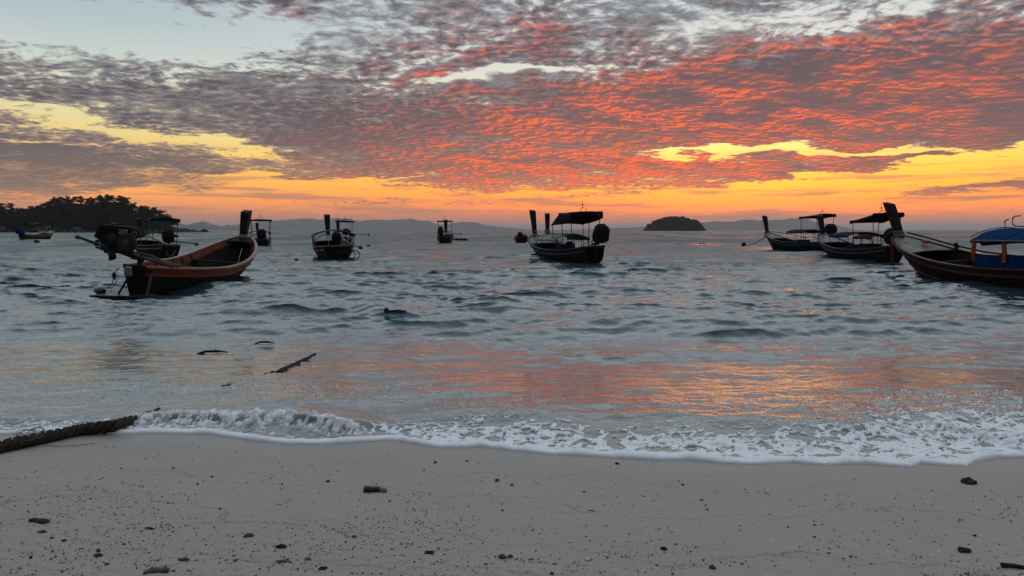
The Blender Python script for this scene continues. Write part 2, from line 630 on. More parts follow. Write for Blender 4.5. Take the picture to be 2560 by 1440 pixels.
def build_sea():
    # lattice: fine near the shore, opening out to the horizon
    s_mid = np.linspace(-0.74, 0.74, 940)
    s_out = 0.74 + np.cumsum(np.linspace(0.0016, 0.03, 36))
    S = np.concatenate([-s_out[::-1], s_mid, s_out])
    nc = len(S)
    lip = np.array([0.0, 0.004, 0.008, 0.012, 0.017, 0.022, 0.028, 0.035, 0.043, 0.052, 0.062])
    py = np.concatenate([np.linspace(1140, 800, 420), np.linspace(799.4, 600, 430), np.linspace(599.5, 576.5, 90)])
    k = CAM_H * F_PX
    D = k / (py - 575.0)                                   # distance of each row from the camera
    far = D[-1] * np.geomspace(1.15, 22, 22)
    D = np.concatenate([D, far])
    d_rows = np.concatenate([lip, (D - D[0]) + 0.072])
    nr = len(d_rows)
    D_nom = np.concatenate([np.full(len(lip), D[0] - 0.06), D])
    Sg, dg = np.meshgrid(S, d_rows)
    Dg = np.meshgrid(S, D_nom)[1]
    # start from the shoreline, straighten out with distance
    x_at_shore = Sg * 6.2
    ysh = y_shore(x_at_shore)
    ysh_ref = D[0] - 0.072
    Y = ysh_ref + dg + (ysh - ysh_ref) * np.exp(-dg / 3.0)
    X = Sg * (6.2 * np.exp(-dg / 1.2) + Y * (1 - np.exp(-dg / 1.2)))
    ysx = y_shore(X)
    d = np.where(dg < 0.07, dg, np.maximum(Y - ysx, 0.0))
    x = X.ravel().astype(np.float32); y = Y.ravel().astype(np.float32); d = d.ravel().astype(np.float32)
    dist = np.hypot(x, y)

    dys = np.gradient(Y, axis=0).ravel()
    dxs = np.abs(np.gradient(X, axis=1)).ravel()
    z = np.zeros_like(x)
    gx = np.zeros_like(x); gy = np.zeros_like(x)
    lost = np.zeros_like(x)
    patch = 1.0 + 0.35 * fbm(x * 0.09, y * 0.05, 5, 3)
    patch2 = np.clip(1.0 + 0.5 * fbm(x * 0.22, y * 0.20, 6, 3), 0.4, 1.8)
    calm = 0.38 + 0.62 * sstep(2.8, 8.0, d)                # the wash near the beach is smoother
    calm = calm * sstep(0.0, 0.5, d)
    rw = np.random.default_rng(4)
    NW = 96
    lams = np.concatenate([np.geomspace(0.14, 6.5, 86), np.geomspace(8, 45, 10)])
    for i, lam in enumerate(lams):
        lam = lam * rw.uniform(0.93, 1.07)
        std = 26 if lam < 0.4 else (15 if lam < 1.2 else 9)
        th = R(-90 + 6 + rw.normal(0, std))
        kx, ky = math.cos(th) * 2 * math.pi / lam, math.sin(th) * 2 * math.pi / lam
        slope = 0.040 if lam < 0.3 else (0.062 if lam < 0.8 else 0.040 if lam < 1.3 else 0.030 if lam < 2.5 else 0.022 if lam < 8 else 0.012)
        a = slope * lam / (2 * math.pi)
        sp = np.sqrt((math.cos(th) * dxs) ** 2 + (math.sin(th) * dys) ** 2)
        keep = 1.0 - sstep(lam * 0.5, lam * 1.3, sp)
        # long waves die out over the shallows
        shoal = 1.0 if lam < 1.0 else sstep(0.5 * lam, 2.5 * lam + 1.0, d)
        amp = a * keep * (calm * patch * (patch2 if lam < 1.5 else 1.0)) * shoal
        ph = kx * x + ky * y + rw.uniform(0, 6.28)
        sn, cs = np.sin(ph), np.cos(ph)
        z += amp * cs
        gx -= 1.35 * amp * math.cos(th) * sn
        gy -= 1.35 * amp * math.sin(th) * sn
        lost += (1 - keep) * (slope * patch) ** 2 * (0.5 if lam > 0.6 else 0.12)
    # swells and small breakers: lines with a steep shoreward face
    def ridge(pts, zc, front, rear, amps, seed, wob=0.12):
        f = line_y(pts, zc)
        q = y - (f(x) + wob * fbm(x * 0.9, x * 0 + seed, seed, 3) - 0.0)
        ax = np.array([at(p, 780 if pts[0][1] < 900 else 1050, 0).x for p, _ in amps])
        am = np.interp(x, ax, [v for _, v in amps])
        am = am * np.clip(1 + 0.40 * fbm(x * 0.9, x * 0 + 2.2, seed + 3, 3), 0.3, 1.8)
        pr = np.where(q < 0, np.exp(-(q / front) ** 2), np.exp(-(q / rear) ** 2))
        return am * pr, q, am
    r1, q1, a1 = ridge([(0, 775), (400, 772), (560, 770), (700, 766), (900, 763), (1050, 772), (1150, 778), (1250, 772), (1330, 780), (1500, 790), (2000, 800), (2560, 800)],
                       0.15, 0.50, 2.3, [(0, 0.03), (450, 0.05), (650, 0.16), (850, 0.23), (1050, 0.16), (1130, 0.11), (1240, 0.17), (1330, 0.13), (1450, 0.09), (1800, 0.03), (2560, 0.02)], 31)
    r2, q2, a2 = ridge([(0, 880), (600, 890), (1100, 850), (1300, 815), (1500, 806), (1700, 812), (1900, 815), (2100, 808), (2300, 803), (2560, 800)],
                       0.12, 0.45, 2.2, [(0, 0.03), (900, 0.03), (1280, 0.05), (1450, 0.09), (1900, 0.12), (2300, 0.12), (2560, 0.11)], 33)
    r3, q3, a3 = ridge([(0, 930), (700, 940), (1300, 890), (1700, 858), (2000, 860), (2300, 850), (2560, 846)],
                       0.1, 0.40, 2.0, [(0, 0.03), (1200, 0.02), (1700, 0.06), (2100, 0.08), (2560, 0.08)], 35)
    r0, q0, a0 = ridge([(0, 700), (800, 702), (1200, 690), (1300, 688), (1700, 690), (2100, 700), (2560, 705)],
                       0.1, 0.8, 3.2, [(0, 0.05), (1000, 0.06), (1220, 0.13), (1300, 0.1), (1700, 0.11), (2100, 0.05), (2560, 0.05)], 37)
    z += r0 + r1 + r2 + r3
    # the wash: water piled towards the beach behind the edge, then falling away seaward
    dw = d + 0.25 * fbm(x * 0.5, y * 0.5, 41, 3)
    wash = np.interp(dw, [-1, 0, 0.25, 0.9, 1.3, 4.9, 5.7, 6.6, 8.2, 9.5], [0, 0, 0.03, 0.135, 0.135, -0.060, -0.085, -0.070, 0, 0]) * sstep(0.0, 0.25, d)
    z += wash
    # small shore breaker on the left, dying out to the right
    rb, qb, ab = ridge([(-600, 1046), (0, 1044), (200, 1047), (400, 1036), (560, 1036), (700, 1044), (800, 1056), (900, 1070), (980, 1080), (1060, 1092), (1300, 1080), (2200, 1060), (2350, 1070), (2450, 1088), (2560, 1100)],
                       0.10, 0.085, 0.42, [(-600, 0.04), (0, 0.05), (300, 0.04), (420, 0.06), (620, 0.085), (800, 0.085), (950, 0.07), (1040, 0.03), (1120, 0.0), (2050, 0.0), (2250, 0.03), (2400, 0.045), (2560, 0.04)], 43, 0.06)
    rb = rb * sstep(0.05, 0.30, d)
    z += rb
    # foam thrown up in front of and along the breaker
    brk = np.clip(ab / 0.08, 0, 1) * sstep(0.03, 0.2, d) * np.where(qb < 0, np.exp(-(qb / 0.16) ** 2), np.exp(-(qb / 0.07) ** 2))
    churn = fbm(x * 9.0, y * 9.0, 51, 4)
    fine = fbm(x * 26.0, y * 22.0, 57, 3)
    # apron of foam: share of cover by distance from the edge and by place along the beach
    pxs = x / np.maximum(y, 0.1) * F_PX + 1280.0
    wide = np.interp(pxs, [-900, 0, 420, 560, 900, 1040, 1250, 1500, 1800, 2100, 2300, 2560, 3400],
                     [0.20, 0.22, 0.25, 0.26, 0.30, 0.42, 0.62, 0.62, 0.66, 0.84, 0.92, 0.95, 0.9])
    wide = wide * (1 + 0.35 * fbm(x * 0.9, y * 0 + 4.4, 61, 3))
    cov = np.exp(-(d / wide) ** 2.6) * np.interp(pxs, [-900, 0, 500, 620, 800, 1000, 1150, 1400, 3400], [0.55, 0.55, 0.55, 0.40, 0.35, 0.62, 0.78, 0.80, 0.82])
    # lacy cells: ridged noise stretched along the beach
    wx = x + 0.05 * fbm(x * 6, y * 6, 71, 2); wy = y + 0.05 * fbm(x * 6, y * 6, 73, 2)
    lace = 1 - np.abs(fbm(wx * 4.2, wy * 6.0, 77, 4, 0.55)) * 2.7
    lace2 = 1 - np.abs(fbm(wx * 11.0, wy * 15.0, 79, 3, 0.6)) * 2.7
    lacy = 0.55 * lace + 0.45 * lace2
    foam = sstep(0.98 - cov, 1.36 - cov, lacy + 0.14 * cov + 0.16 * fine)
    # wisps further out
    out_w = 0.36 * np.exp(-((d - 1.3) / 1.2) ** 2) * np.interp(pxs, [-900, 400, 1000, 1600, 2000, 2560, 3400], [0.55, 0.7, 0.7, 0.55, 0.8, 1.0, 1.0])
    foam = np.maximum(foam, 0.85 * sstep(1.04 - out_w, 1.28 - out_w, lacy))
    edge_w = 0.042 * (1 + 0.55 * fbm(x * 2.2, x * 0 + 8.0, 83, 3))
    edge = 1 - sstep(edge_w, edge_w * 1.7, d)
    foam = np.maximum(foam, edge)
    foam = np.maximum(foam, np.clip(brk * (0.42 + 0.95 * churn + 0.45 * fine) * 1.2, 0, 1))
    # streaks down the face of the breaker
    z += brk * np.maximum(0, 0.030 * churn + 0.016 * fine)
    z += foam * (0.012 + 0.020 * np.maximum(churn, -0.6) + 0.013 * fine) * sstep(0.02, 0.3, d)
    # rounded lip of the foam edge
    lip_h = 0.036 * (1 + 0.6 * fbm(x * 2.6, x * 0 + 1.0, 87, 3))
    lipz = np.where(d < 0.075, np.sqrt(np.clip(1 - (1 - d / 0.075) ** 2, 0, 1)), 1.0)
    z += lip_h * lipz * (0.45 + 0.55 * np.exp(-np.maximum(d - 0.075, 0) / 0.06))
    base = sand_z(x, ysx.ravel()) * np.exp(-d / 0.8)
    z += base - 0.004 * (d < 0.001)
    x2, y2 = x + gx, y + gy
    co = np.stack([x2, y2, z], 1)
    me = grid_mesh('sea', co, nr, nc)
    attr(me, 'foam', np.clip(foam, 0, 1))
    attr(me, 'shallow', np.exp(-(d / 1.9) ** 1.5))
    sig = np.sqrt(lost)
    streak = np.clip(1 + 0.9 * fbm(x * 0.05, y * 0.018, 15, 4) + 0.5 * fbm(x * 0.3, y * 0.08, 16, 3), 0.35, 1.6)
    attr(me, 'rough', np.clip(np.sqrt(1.0 * sig) * streak, 0.03, 0.55))
    global SEA_CO
    SEA_CO = co[dist < 170][::3]
    attr(me, 'near', np.exp(-dist / 38.0))
    m, g, bs, out = new_mat('sea_water')
    def A(n):
        nd = g.n.new('ShaderNodeAttribute'); nd.attribute_name = n
        return nd.outputs['Fac']
    geo = g.n.new('ShaderNodeNewGeometry')
    pos = geo.outputs['Position']
    n_col = g.noise(pos, 0.7, 3.0, 0.5)
    deep = g.mix(n_col, (0.010, 0.038, 0.052, 1), (0.018, 0.058, 0.072, 1))
    body = g.mix(A('shallow'), deep, (0.115, 0.105, 0.092, 1))
    f = A('foam')
    fn = g.noise(pos, 60.0, 3.0, 0.6)
    ff = g.smooth(g.mad(fn, 0.35, f), 0.22, 0.85)
    foamc = g.mix(fn, (0.74, 0.75, 0.75, 1), (0.90, 0.90, 0.90, 1))
    g.put(bs.inputs['Base Color'], g.mix(ff, body, foamc))
    g.put(bs.inputs['Roughness'], g.mad(ff, 0.5, g.m('MAXIMUM', A('rough'), 0.03)))
    bs.inputs['IOR'].default_value = 1.40
    g.put(bs.inputs['Coat Weight'], g.m('MINIMUM', g.mul(A('near'), 1.1), 1.0))
    bs.inputs['Coat IOR'].default_value = 1.42
    g.put(bs.inputs['Coat Roughness'], g.m('MAXIMUM', A('rough'), 0.03))
    g.put(bs.inputs['Specular IOR Level'], g.mad(ff, -0.3, 0.5))
    mp = g.n.new('ShaderNodeMapping'); mp.inputs['Scale'].default_value = (1.0, 1.9, 1.0)
    g.l.new(pos, mp.inputs[0])
    r1n = g.noise(mp.outputs[0], 5.5, 3.0, 0.55, 0.6)
    r2n = g.noise(mp.outputs[0], 22.0, 2.0, 0.5, 0.3)
    hgt = g.mad(r2n, 0.16, r1n)
    hgt = g.mad(g.mul(fn, ff), 0.5, hgt)
    b = g.n.new('ShaderNodeBump')
    b.inputs['Distance'].default_value = 0.010
    g.put(b.inputs['Strength'], g.m('MINIMUM', g.mul(A('near'), 1.5), 1.0))
    g.l.new(hgt, b.inputs['Height'])
    g.l.new(b.outputs[0], bs.inputs['Normal'])
    g.l.new(b.outputs[0], bs.inputs['Coat Normal'])
    o = link('sea', me, m, smooth=True)
    tag(o, 'choppy grey blue sea with a white foam edge on the sand', kind='structure')


def sea_z(px_, py_):
    d2 = (SEA_CO[:, 0] - px_) ** 2 + (SEA_CO[:, 1] - py_) ** 2
    return float(SEA_CO[int(np.argmin(d2)), 2])


def build_sand():
    xs = np.concatenate([-np.geomspace(90, 5.0, 60), np.linspace(-4.9, 4.9, 640), np.geomspace(5.0, 90, 60)])
    ys = np.concatenate([-np.geomspace(70, 2.0, 30), np.linspace(-1.8, 2.6, 60), np.linspace(2.62, 6.6, 420), np.linspace(6.65, 16, 40)])
    Xg, Yg = np.meshgrid(xs, ys)
    x, y = Xg.ravel(), Yg.ravel()
    dsh = y_shore(x) - y
    dry = sstep(0.25, 1.4, dsh)
    near = sstep(1.5, 2.5, y) * (np.abs(x) < 5.5)
    z = sand_z(x, y)
    z = z + 0.010 * fbm(x * 0.8, y * 1.1, 101, 3) * sstep(0.1, 0.8, dsh)
    z = z + dry * near * (0.0045 * fbm(x * 7, y * 9, 103, 3) + 0.0022 * fbm(x * 28, y * 30, 105, 3))
    # coarser, trodden sand closest to the camera
    rough = 0.25 * sstep(0.6, 1.2, dsh) + 0.75 * sstep(1.7, 2.6, dsh + 0.5 * fbm(x * 0.9, y * 1.3, 107, 3))
    z = z + rough * near * (0.011 * fbm(x * 13, y * 16, 109, 4))
    z = z + np.clip(y + 2, -80, 0) * -0.02
    me = grid_mesh('beach', np.stack([x, y, z], 1), len(ys), len(xs))
    attr(me, 'shore', dsh)
    m, g, bs, out = new_mat('coral_sand')
    nd = g.n.new('ShaderNodeAttribute'); nd.attribute_name = 'shore'
    ds = nd.outputs['Fac']
    geo = g.n.new('ShaderNodeNewGeometry')
    pos = geo.outputs['Position']
    n1 = g.noise(pos, 1.3, 4.0, 0.55)
    n2 = g.noise(pos, 420.0, 2.0, 0.6)
    n3 = g.noise(pos, 95.0, 3.0, 0.6)
    c = g.mix(n1, (0.350, 0.298, 0.255, 1), (0.415, 0.356, 0.306, 1))
    c = g.mix(g.smooth(n2, 0.56, 0.74), c, (0.15, 0.13, 0.115, 1))
    c = g.mix(g.smooth(n2, 0.40, 0.27), c, (0.60, 0.58, 0.55, 1))
    c = g.mix(g.mul(g.smooth(n3, 0.58, 0.78), g.smooth(ds, 0.7, 2.2)), c, (0.13, 0.112, 0.10, 1))
    n4 = g.noise(pos, 0.55, 4.0, 0.55)
    tide = g.mad(g.sub(n4, 0.5), 1.9, ds)
    for k_, w_, f_ in ((0.62, 0.012, 0.35), (1.15, 0.016, 0.5), (1.75, 0.014, 0.6), (2.3, 0.02, 0.5)):
        ln_ = g.smooth(g.m('ABSOLUTE', g.sub(g.mad(n3, 0.02, tide), k_ + 0.01)), w_, w_ * 0.2)
        c = g.mix(g.mul(g.mul(ln_, f_), g.smooth(n3, 0.40, 0.60)), c, (0.12, 0.105, 0.095, 1))
    dsn = g.mad(g.sub(n1, 0.5), 0.5, ds)
    wet = g.smooth(dsn, 0.75, 0.12)
    c = g.mix(g.mul(wet, 0.55), c, (0.18, 0.158, 0.138, 1))
    g.put(bs.inputs['Base Color'], c)
    g.put(bs.inputs['Roughness'], g.mad(wet, -0.55, 0.92))
    g.put(bs.inputs['Specular IOR Level'], g.mad(wet, 0.35, 0.15))
    hb = g.mad(n3, 0.6, n2)
    b = g.n.new('ShaderNodeBump')
    b.inputs['Distance'].default_value = 0.004
    g.put(b.inputs['Strength'], g.mad(wet, -0.55, 0.65))
    g.l.new(hb, b.inputs['Height'])
    g.l.new(b.outputs[0], bs.inputs['Normal'])
    o = link('beach', me, m, smooth=True)
    tag(o, 'damp grey coral sand beach with scattered grit', kind='structure')


build_sea()
build_sand()

# ------------------------------------------------------------------ materials
MAT = dict(
    black=paint('black_paint', (0.008, 0.007, 0.007), (0.016, 0.013, 0.012), 0.7, 5),
    dark_wood=paint('dark_wood', (0.020, 0.011, 0.008), (0.010, 0.007, 0.005), 0.7, 4, 0.9, 0.25, (0.5, 3, 3)),
    red_hull=paint('dark_red_hull_paint', (0.042, 0.011, 0.008), (0.014, 0.008, 0.007), 0.65, 3, 0.9),
    hull_dark=paint('brown_black_hull_paint', (0.016, 0.009, 0.008), (0.007, 0.006, 0.005), 0.65, 2.5, 0.9),
    inside=paint('dark_inside_planks', (0.014, 0.010, 0.008), (0.007, 0.005, 0.005), 0.8, 6, 0.8),
    orange=paint('red_orange_rail_paint', (0.16, 0.030, 0.014), (0.07, 0.015, 0.009), 0.5, 7, 0.7),
    rail_pale=paint('worn_pale_rail_paint', (0.17, 0.155, 0.14), (0.06, 0.05, 0.045), 0.5, 9, 0.8),
    rail_brown=paint('varnished_rail', (0.060, 0.026, 0.016), (0.022, 0.012, 0.009), 0.4, 7, 0.8),
    rail_blue=paint('blue_rail_paint', (0.030, 0.055, 0.10), (0.018, 0.022, 0.03), 0.5, 7, 0.7),
    deck=paint('grey_deck_paint', (0.20, 0.18, 0.165), (0.09, 0.075, 0.065), 0.45, 3.5, 0.8),
    blue=paint('blue_tarpaulin', (0.006, 0.034, 0.12), (0.004, 0.020, 0.070), 0.85, 4, 0.8, 0.3, (1, 1, 1), 0.02),
    paleblue=paint('faded_blue_tarpaulin', (0.13, 0.20, 0.26), (0.05, 0.09, 0.13), 0.6, 4, 0.8, 0.3),
    white=paint('dull_white_paint', (0.30, 0.29, 0.28), (0.14, 0.13, 0.12), 0.5, 3, 0.9),
    tarp=paint('black_tarpaulin', (0.006, 0.006, 0.008), (0.011, 0.012, 0.014), 0.75, 5, 0.8, 0.5),
    bluetarp=paint('navy_tarpaulin', (0.007, 0.011, 0.030), (0.006, 0.007, 0.014), 0.75, 5, 0.8, 0.5),
    metal=paint('dull_steel', (0.055, 0.052, 0.050), (0.03, 0.02, 0.015), 0.4, 12, 0.7, 0.2, (1, 1, 1), 0.5),
    iron=paint('oily_iron', (0.008, 0.007, 0.007), (0.013, 0.009, 0.007), 0.6, 12, 0.7, 0.3, (1, 1, 1), 0.5),
    pipe=paint('dark_tube', (0.030, 0.028, 0.028), (0.015, 0.014, 0.014), 0.4, 8, 0.6),
    rope=paint('wet_old_rope', (0.050, 0.042, 0.034), (0.018, 0.015, 0.012), 0.85, 30, 0.9, 0.6),
    palerope=paint('grey_rope', (0.22, 0.205, 0.19), (0.10, 0.09, 0.08), 0.85, 30, 0.8, 0.6),
    orangecloth=paint('orange_cloth', (0.42, 0.075, 0.020), (0.20, 0.035, 0.012), 0.8, 9, 0.7, 0.4),
    redcloth=paint('red_cloth', (0.13, 0.016, 0.012), (0.05, 0.008, 0.007), 0.8, 9, 0.7, 0.4),
    greencloth=paint('green_cloth', (0.03, 0.11, 0.045), (0.015, 0.05, 0.02), 0.8, 9, 0.7, 0.4),
    yellowcloth=paint('yellow_cloth', (0.36, 0.22, 0.05), (0.18, 0.10, 0.025), 0.8, 9, 0.7, 0.4),
    sticker=paint('faded_sticker', (0.30, 0.32, 0.32), (0.10, 0.11, 0.12), 0.5, 22, 0.9),
    redsticker=paint('faded_red_sticker', (0.26, 0.13, 0.11), (0.10, 0.04, 0.035), 0.5, 22, 0.9),
    buoy=paint('weedy_buoy', (0.035, 0.028, 0.022), (0.015, 0.012, 0.010), 0.6, 12, 0.9, 0.5),
    greybuoy=paint('grey_float', (0.16, 0.145, 0.13), (0.06, 0.05, 0.045), 0.6, 12, 0.9, 0.3),
    rock=paint('dark_shore_rock', (0.085, 0.075, 0.070), (0.030, 0.026, 0.024), 0.85, 0.35, 1.0, 0.6),
    bark=paint('tree_bark', (0.045, 0.035, 0.028), (0.02, 0.016, 0.013), 0.9, 1.2, 0.9, 0.4),
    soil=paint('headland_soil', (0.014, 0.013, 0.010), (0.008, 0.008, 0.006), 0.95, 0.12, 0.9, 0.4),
    hill=paint('far_hill', (0.045, 0.055, 0.050), (0.03, 0.036, 0.034), 0.95, 0.004, 0.8, 0.0),
)


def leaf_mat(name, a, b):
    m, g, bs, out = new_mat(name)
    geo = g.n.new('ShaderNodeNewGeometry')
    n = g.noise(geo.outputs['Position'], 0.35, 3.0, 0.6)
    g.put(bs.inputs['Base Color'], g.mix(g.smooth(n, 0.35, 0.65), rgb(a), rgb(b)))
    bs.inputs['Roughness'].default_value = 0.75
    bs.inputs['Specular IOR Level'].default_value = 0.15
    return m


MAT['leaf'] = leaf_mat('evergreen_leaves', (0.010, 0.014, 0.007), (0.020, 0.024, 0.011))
MAT['leaf_dry'] = leaf_mat('dry_leaves', (0.035, 0.026, 0.014), (0.05, 0.036, 0.02))


# ------------------------------------------------------------------ far shores
def ridge_mesh(name, prof, y0, depth, mat, base=-2.0, rough=0.09, seed=1, step=3.0):
    """hill range from a skyline: (pixel x, pixel y) at distance y0, with slopes in front and behind"""
    pxs = np.arange(prof[0][0], prof[-1][0] + 1, step)
    pys = np.interp(pxs, [p[0] for p in prof], [p[1] for p in prof])
    xs = (pxs - 1280.0) / F_PX * y0
    H = np.array([at_y(float(a), float(b), y0).z for a, b in zip(pxs, pys)])
    H = np.maximum(H, 0)
    span = H.max()
    H = H * (1 + rough * fbm(pxs * 0.05, pxs * 0, seed, 4)) + rough * span * 0.12 * fbm(pxs * 0.16, pxs * 0 + 5, seed + 1, 3)
    H = np.maximum(H, 0.0)
    rows = np.array([-1.0, -0.8, -0.6, -0.4, -0.2, 0.0, 0.3, 0.65, 1.0])
    co = []
    for r_ in rows:
        k = 1 - abs(r_) ** 1.15
        jag = 1 + 0.35 * (1 - k) * fbm(pxs * 0.07, pxs * 0 + r_ * 4, seed + 7, 3)
        z = H * k * jag
        z = np.where(abs(r_) > 0.99, base, z)
        co.append(np.stack([xs * (1 + r_ * depth / y0), np.full_like(xs, y0 + r_ * depth), z], 1))
    me = grid_mesh(name, np.concatenate(co), len(rows), len(xs))
    o = link(name, me, mat, smooth=True)
    tag(o, kind='structure')
    return o


HILLS = [
    ([(-700, 572), (-200, 566), (420, 560), (440, 557), (470, 562), (490, 557), (512, 553), (530, 560), (556, 566), (576, 562), (600, 570), (612, 576)], 8500, 700, 'hazy blue hill just right of the wooded headland'),
    ([(-900, 560), (-300, 556), (380, 562), (560, 566), (620, 558), (650, 553), (690, 551), (730, 549), (768, 545), (800, 549), (832, 545), (880, 548), (905, 553), (930, 549), (975, 550), (1030, 547), (1048, 551), (1075, 553), (1100, 562), (1130, 558), (1160, 554), (1190, 556), (1215, 563), (1245, 567), (1290, 571), (1340, 574), (1360, 576)], 12500, 1300, 'long hazy mountain range along the horizon left of centre'),
    ([(1300, 576), (1500, 572), (1640, 566), (1720, 560), (1756, 556), (1785, 553), (1820, 554), (1850, 551), (1872, 548), (1885, 551), (1930, 551), (1960, 548), (1990, 545), (2008, 545), (2030, 552), (2056, 559), (2090, 564), (2118, 570), (2140, 576)], 12000, 1200, 'hazy mountain range on the horizon right of the round islet'),
]
for prof, y0, dep, lab in HILLS:
    o = ridge_mesh('hills', prof, y0, dep, MAT['hill'], seed=int(y0) % 97)
    o['label'] = lab


def leaf_cloud(n, clumps, leaf, seed):
    """leaf-sized quads gathered in clumps; clumps = (centre, radius, share)"""
    rr = np.random.default_rng(seed)
    w = np.array([c[2] for c in clumps], float)
    idx = rr.choice(len(clumps), n, p=w / w.sum())
    cen = np.array([c[0] for c in clumps], float)[idx]
    rad = np.array([c[1] for c in clumps], float)[idx]
    u = rr.normal(size=(n, 3))
    u /= np.linalg.norm(u, axis=1)[:, None]
    rr_ = rr.random(n) ** 0.45
    pos = cen + u * (rad * rr_)[:, None] * np.array([1, 1, 0.75])
    a = rr.normal(size=(n, 3)); a /= np.linalg.norm(a, axis=1)[:, None]
    b = np.cross(a, rr.normal(size=(n, 3))); b /= np.linalg.norm(b, axis=1)[:, None]
    s = leaf * rr.uniform(0.5, 1.25, n)[:, None]
    v = np.stack([pos - a * s, pos - b * s * 0.5, pos + a * s, pos + b * s * 0.5], 1).reshape(-1, 3)
    return v


def quads_mesh(name, v):
    me = bpy.data.meshes.new(name)
    n = len(v) // 4
    me.vertices.add(len(v))
    me.vertices.foreach_set('co', v.astype(np.float32).ravel())
    me.loops.add(4 * n)
    me.loops.foreach_set('vertex_index', np.arange(4 * n, dtype=np.int32))
    me.polygons.add(n)
    me.polygons.foreach_set('loop_start', (np.arange(n) * 4).astype(np.int32))
    me.update(calc_edges=True)
    return me


def tree_proto(seed, h, spread, bare=False):
    """trunk and crown meshes, base at origin"""
    rr = random.Random(seed)
    mb = MB()
    top = h * 0.62
    lean = (rr.uniform(-.5, .5), rr.uniform(-.5, .5))
    mb.tube([(0, 0, -1.5), (lean[0] * .3, lean[1] * .3, top * .5), (lean[0], lean[1], top)], [h * .035, h * .026, h * .014], 7)
    clumps = []
    nl = 9 if bare else 7
    for k in range(nl):
        w = 2 * math.pi * k / nl + rr.uniform(-.4, .4)
        z0 = top * rr.uniform(.25, .95)
        r_ = spread * rr.uniform(.45, 1.0)
        e = Vector((math.cos(w) * r_, math.sin(w) * r_, min(h * .95, z0 + rr.uniform(.12, .38) * h)))
        mid = Vector((lean[0] * z0 / top, lean[1] * z0 / top, z0)).lerp(e, .5) + Vector((0, 0, .04 * h))
        mb.tube([(lean[0] * z0 / top, lean[1] * z0 / top, z0), mid, e], [h * .014, h * .010, h * .005], 5)
        if bare:
            for q in range(4):
                t = e + Vector((rr.uniform(-1, 1), rr.uniform(-1, 1), rr.uniform(.1, 1.1))) * h * .13
                mb.tube([mid.lerp(e, rr.uniform(.3, 1)), t], [h * .006, h * .003], 4)
            clumps.append((tuple(e), spread * .22, .4))
        else:
            clumps.append((tuple(e), spread * rr.uniform(.42, .62), 1.0))
            clumps.append((tuple(mid + Vector((0, 0, h * .1))), spread * rr.uniform(.3, .45), .7))
    if not bare:
        for k in range(7):
            w = rr.uniform(0, 6.28)
            clumps.append(((math.cos(w) * spread * .6, math.sin(w) * spread * .6, h * rr.uniform(.15, .5)), spread * rr.uniform(.35, .5), .8))
        for k in range(5):
            clumps.append(((lean[0] + rr.uniform(-.4, .4) * spread, lean[1] + rr.uniform(-.4, .4) * spread, h * rr.uniform(.72, .95)), spread * rr.uniform(.28, .46), .8))
    v = leaf_cloud(130 if bare else 1500, clumps, .32 if bare else .52, seed)
    return mb.mesh('trunk'), quads_mesh('crown', v)


HEAD_Y = 550.0
HS = HEAD_Y / F_PX
SKYLINE = [(-700, 520), (-300, 498), (-100, 500), (0, 512), (20, 504), (35, 506), (48, 520), (70, 523), (90, 515), (110, 511), (130, 503), (150, 492), (170, 490), (195, 490), (215, 494), (235, 498),
           (250, 490), (265, 484), (285, 490), (300, 487), (315, 488), (328, 498), (340, 509), (350, 515), (365, 520), (385, 514), (396, 522), (405, 531), (420, 539), (432, 546), (443, 559)]
SKX = [p[0] for p in SKYLINE]; SKY_ = [p[1] for p in SKYLINE]


def head_top(px):
    return float(np.interp(px, SKX, SKY_))


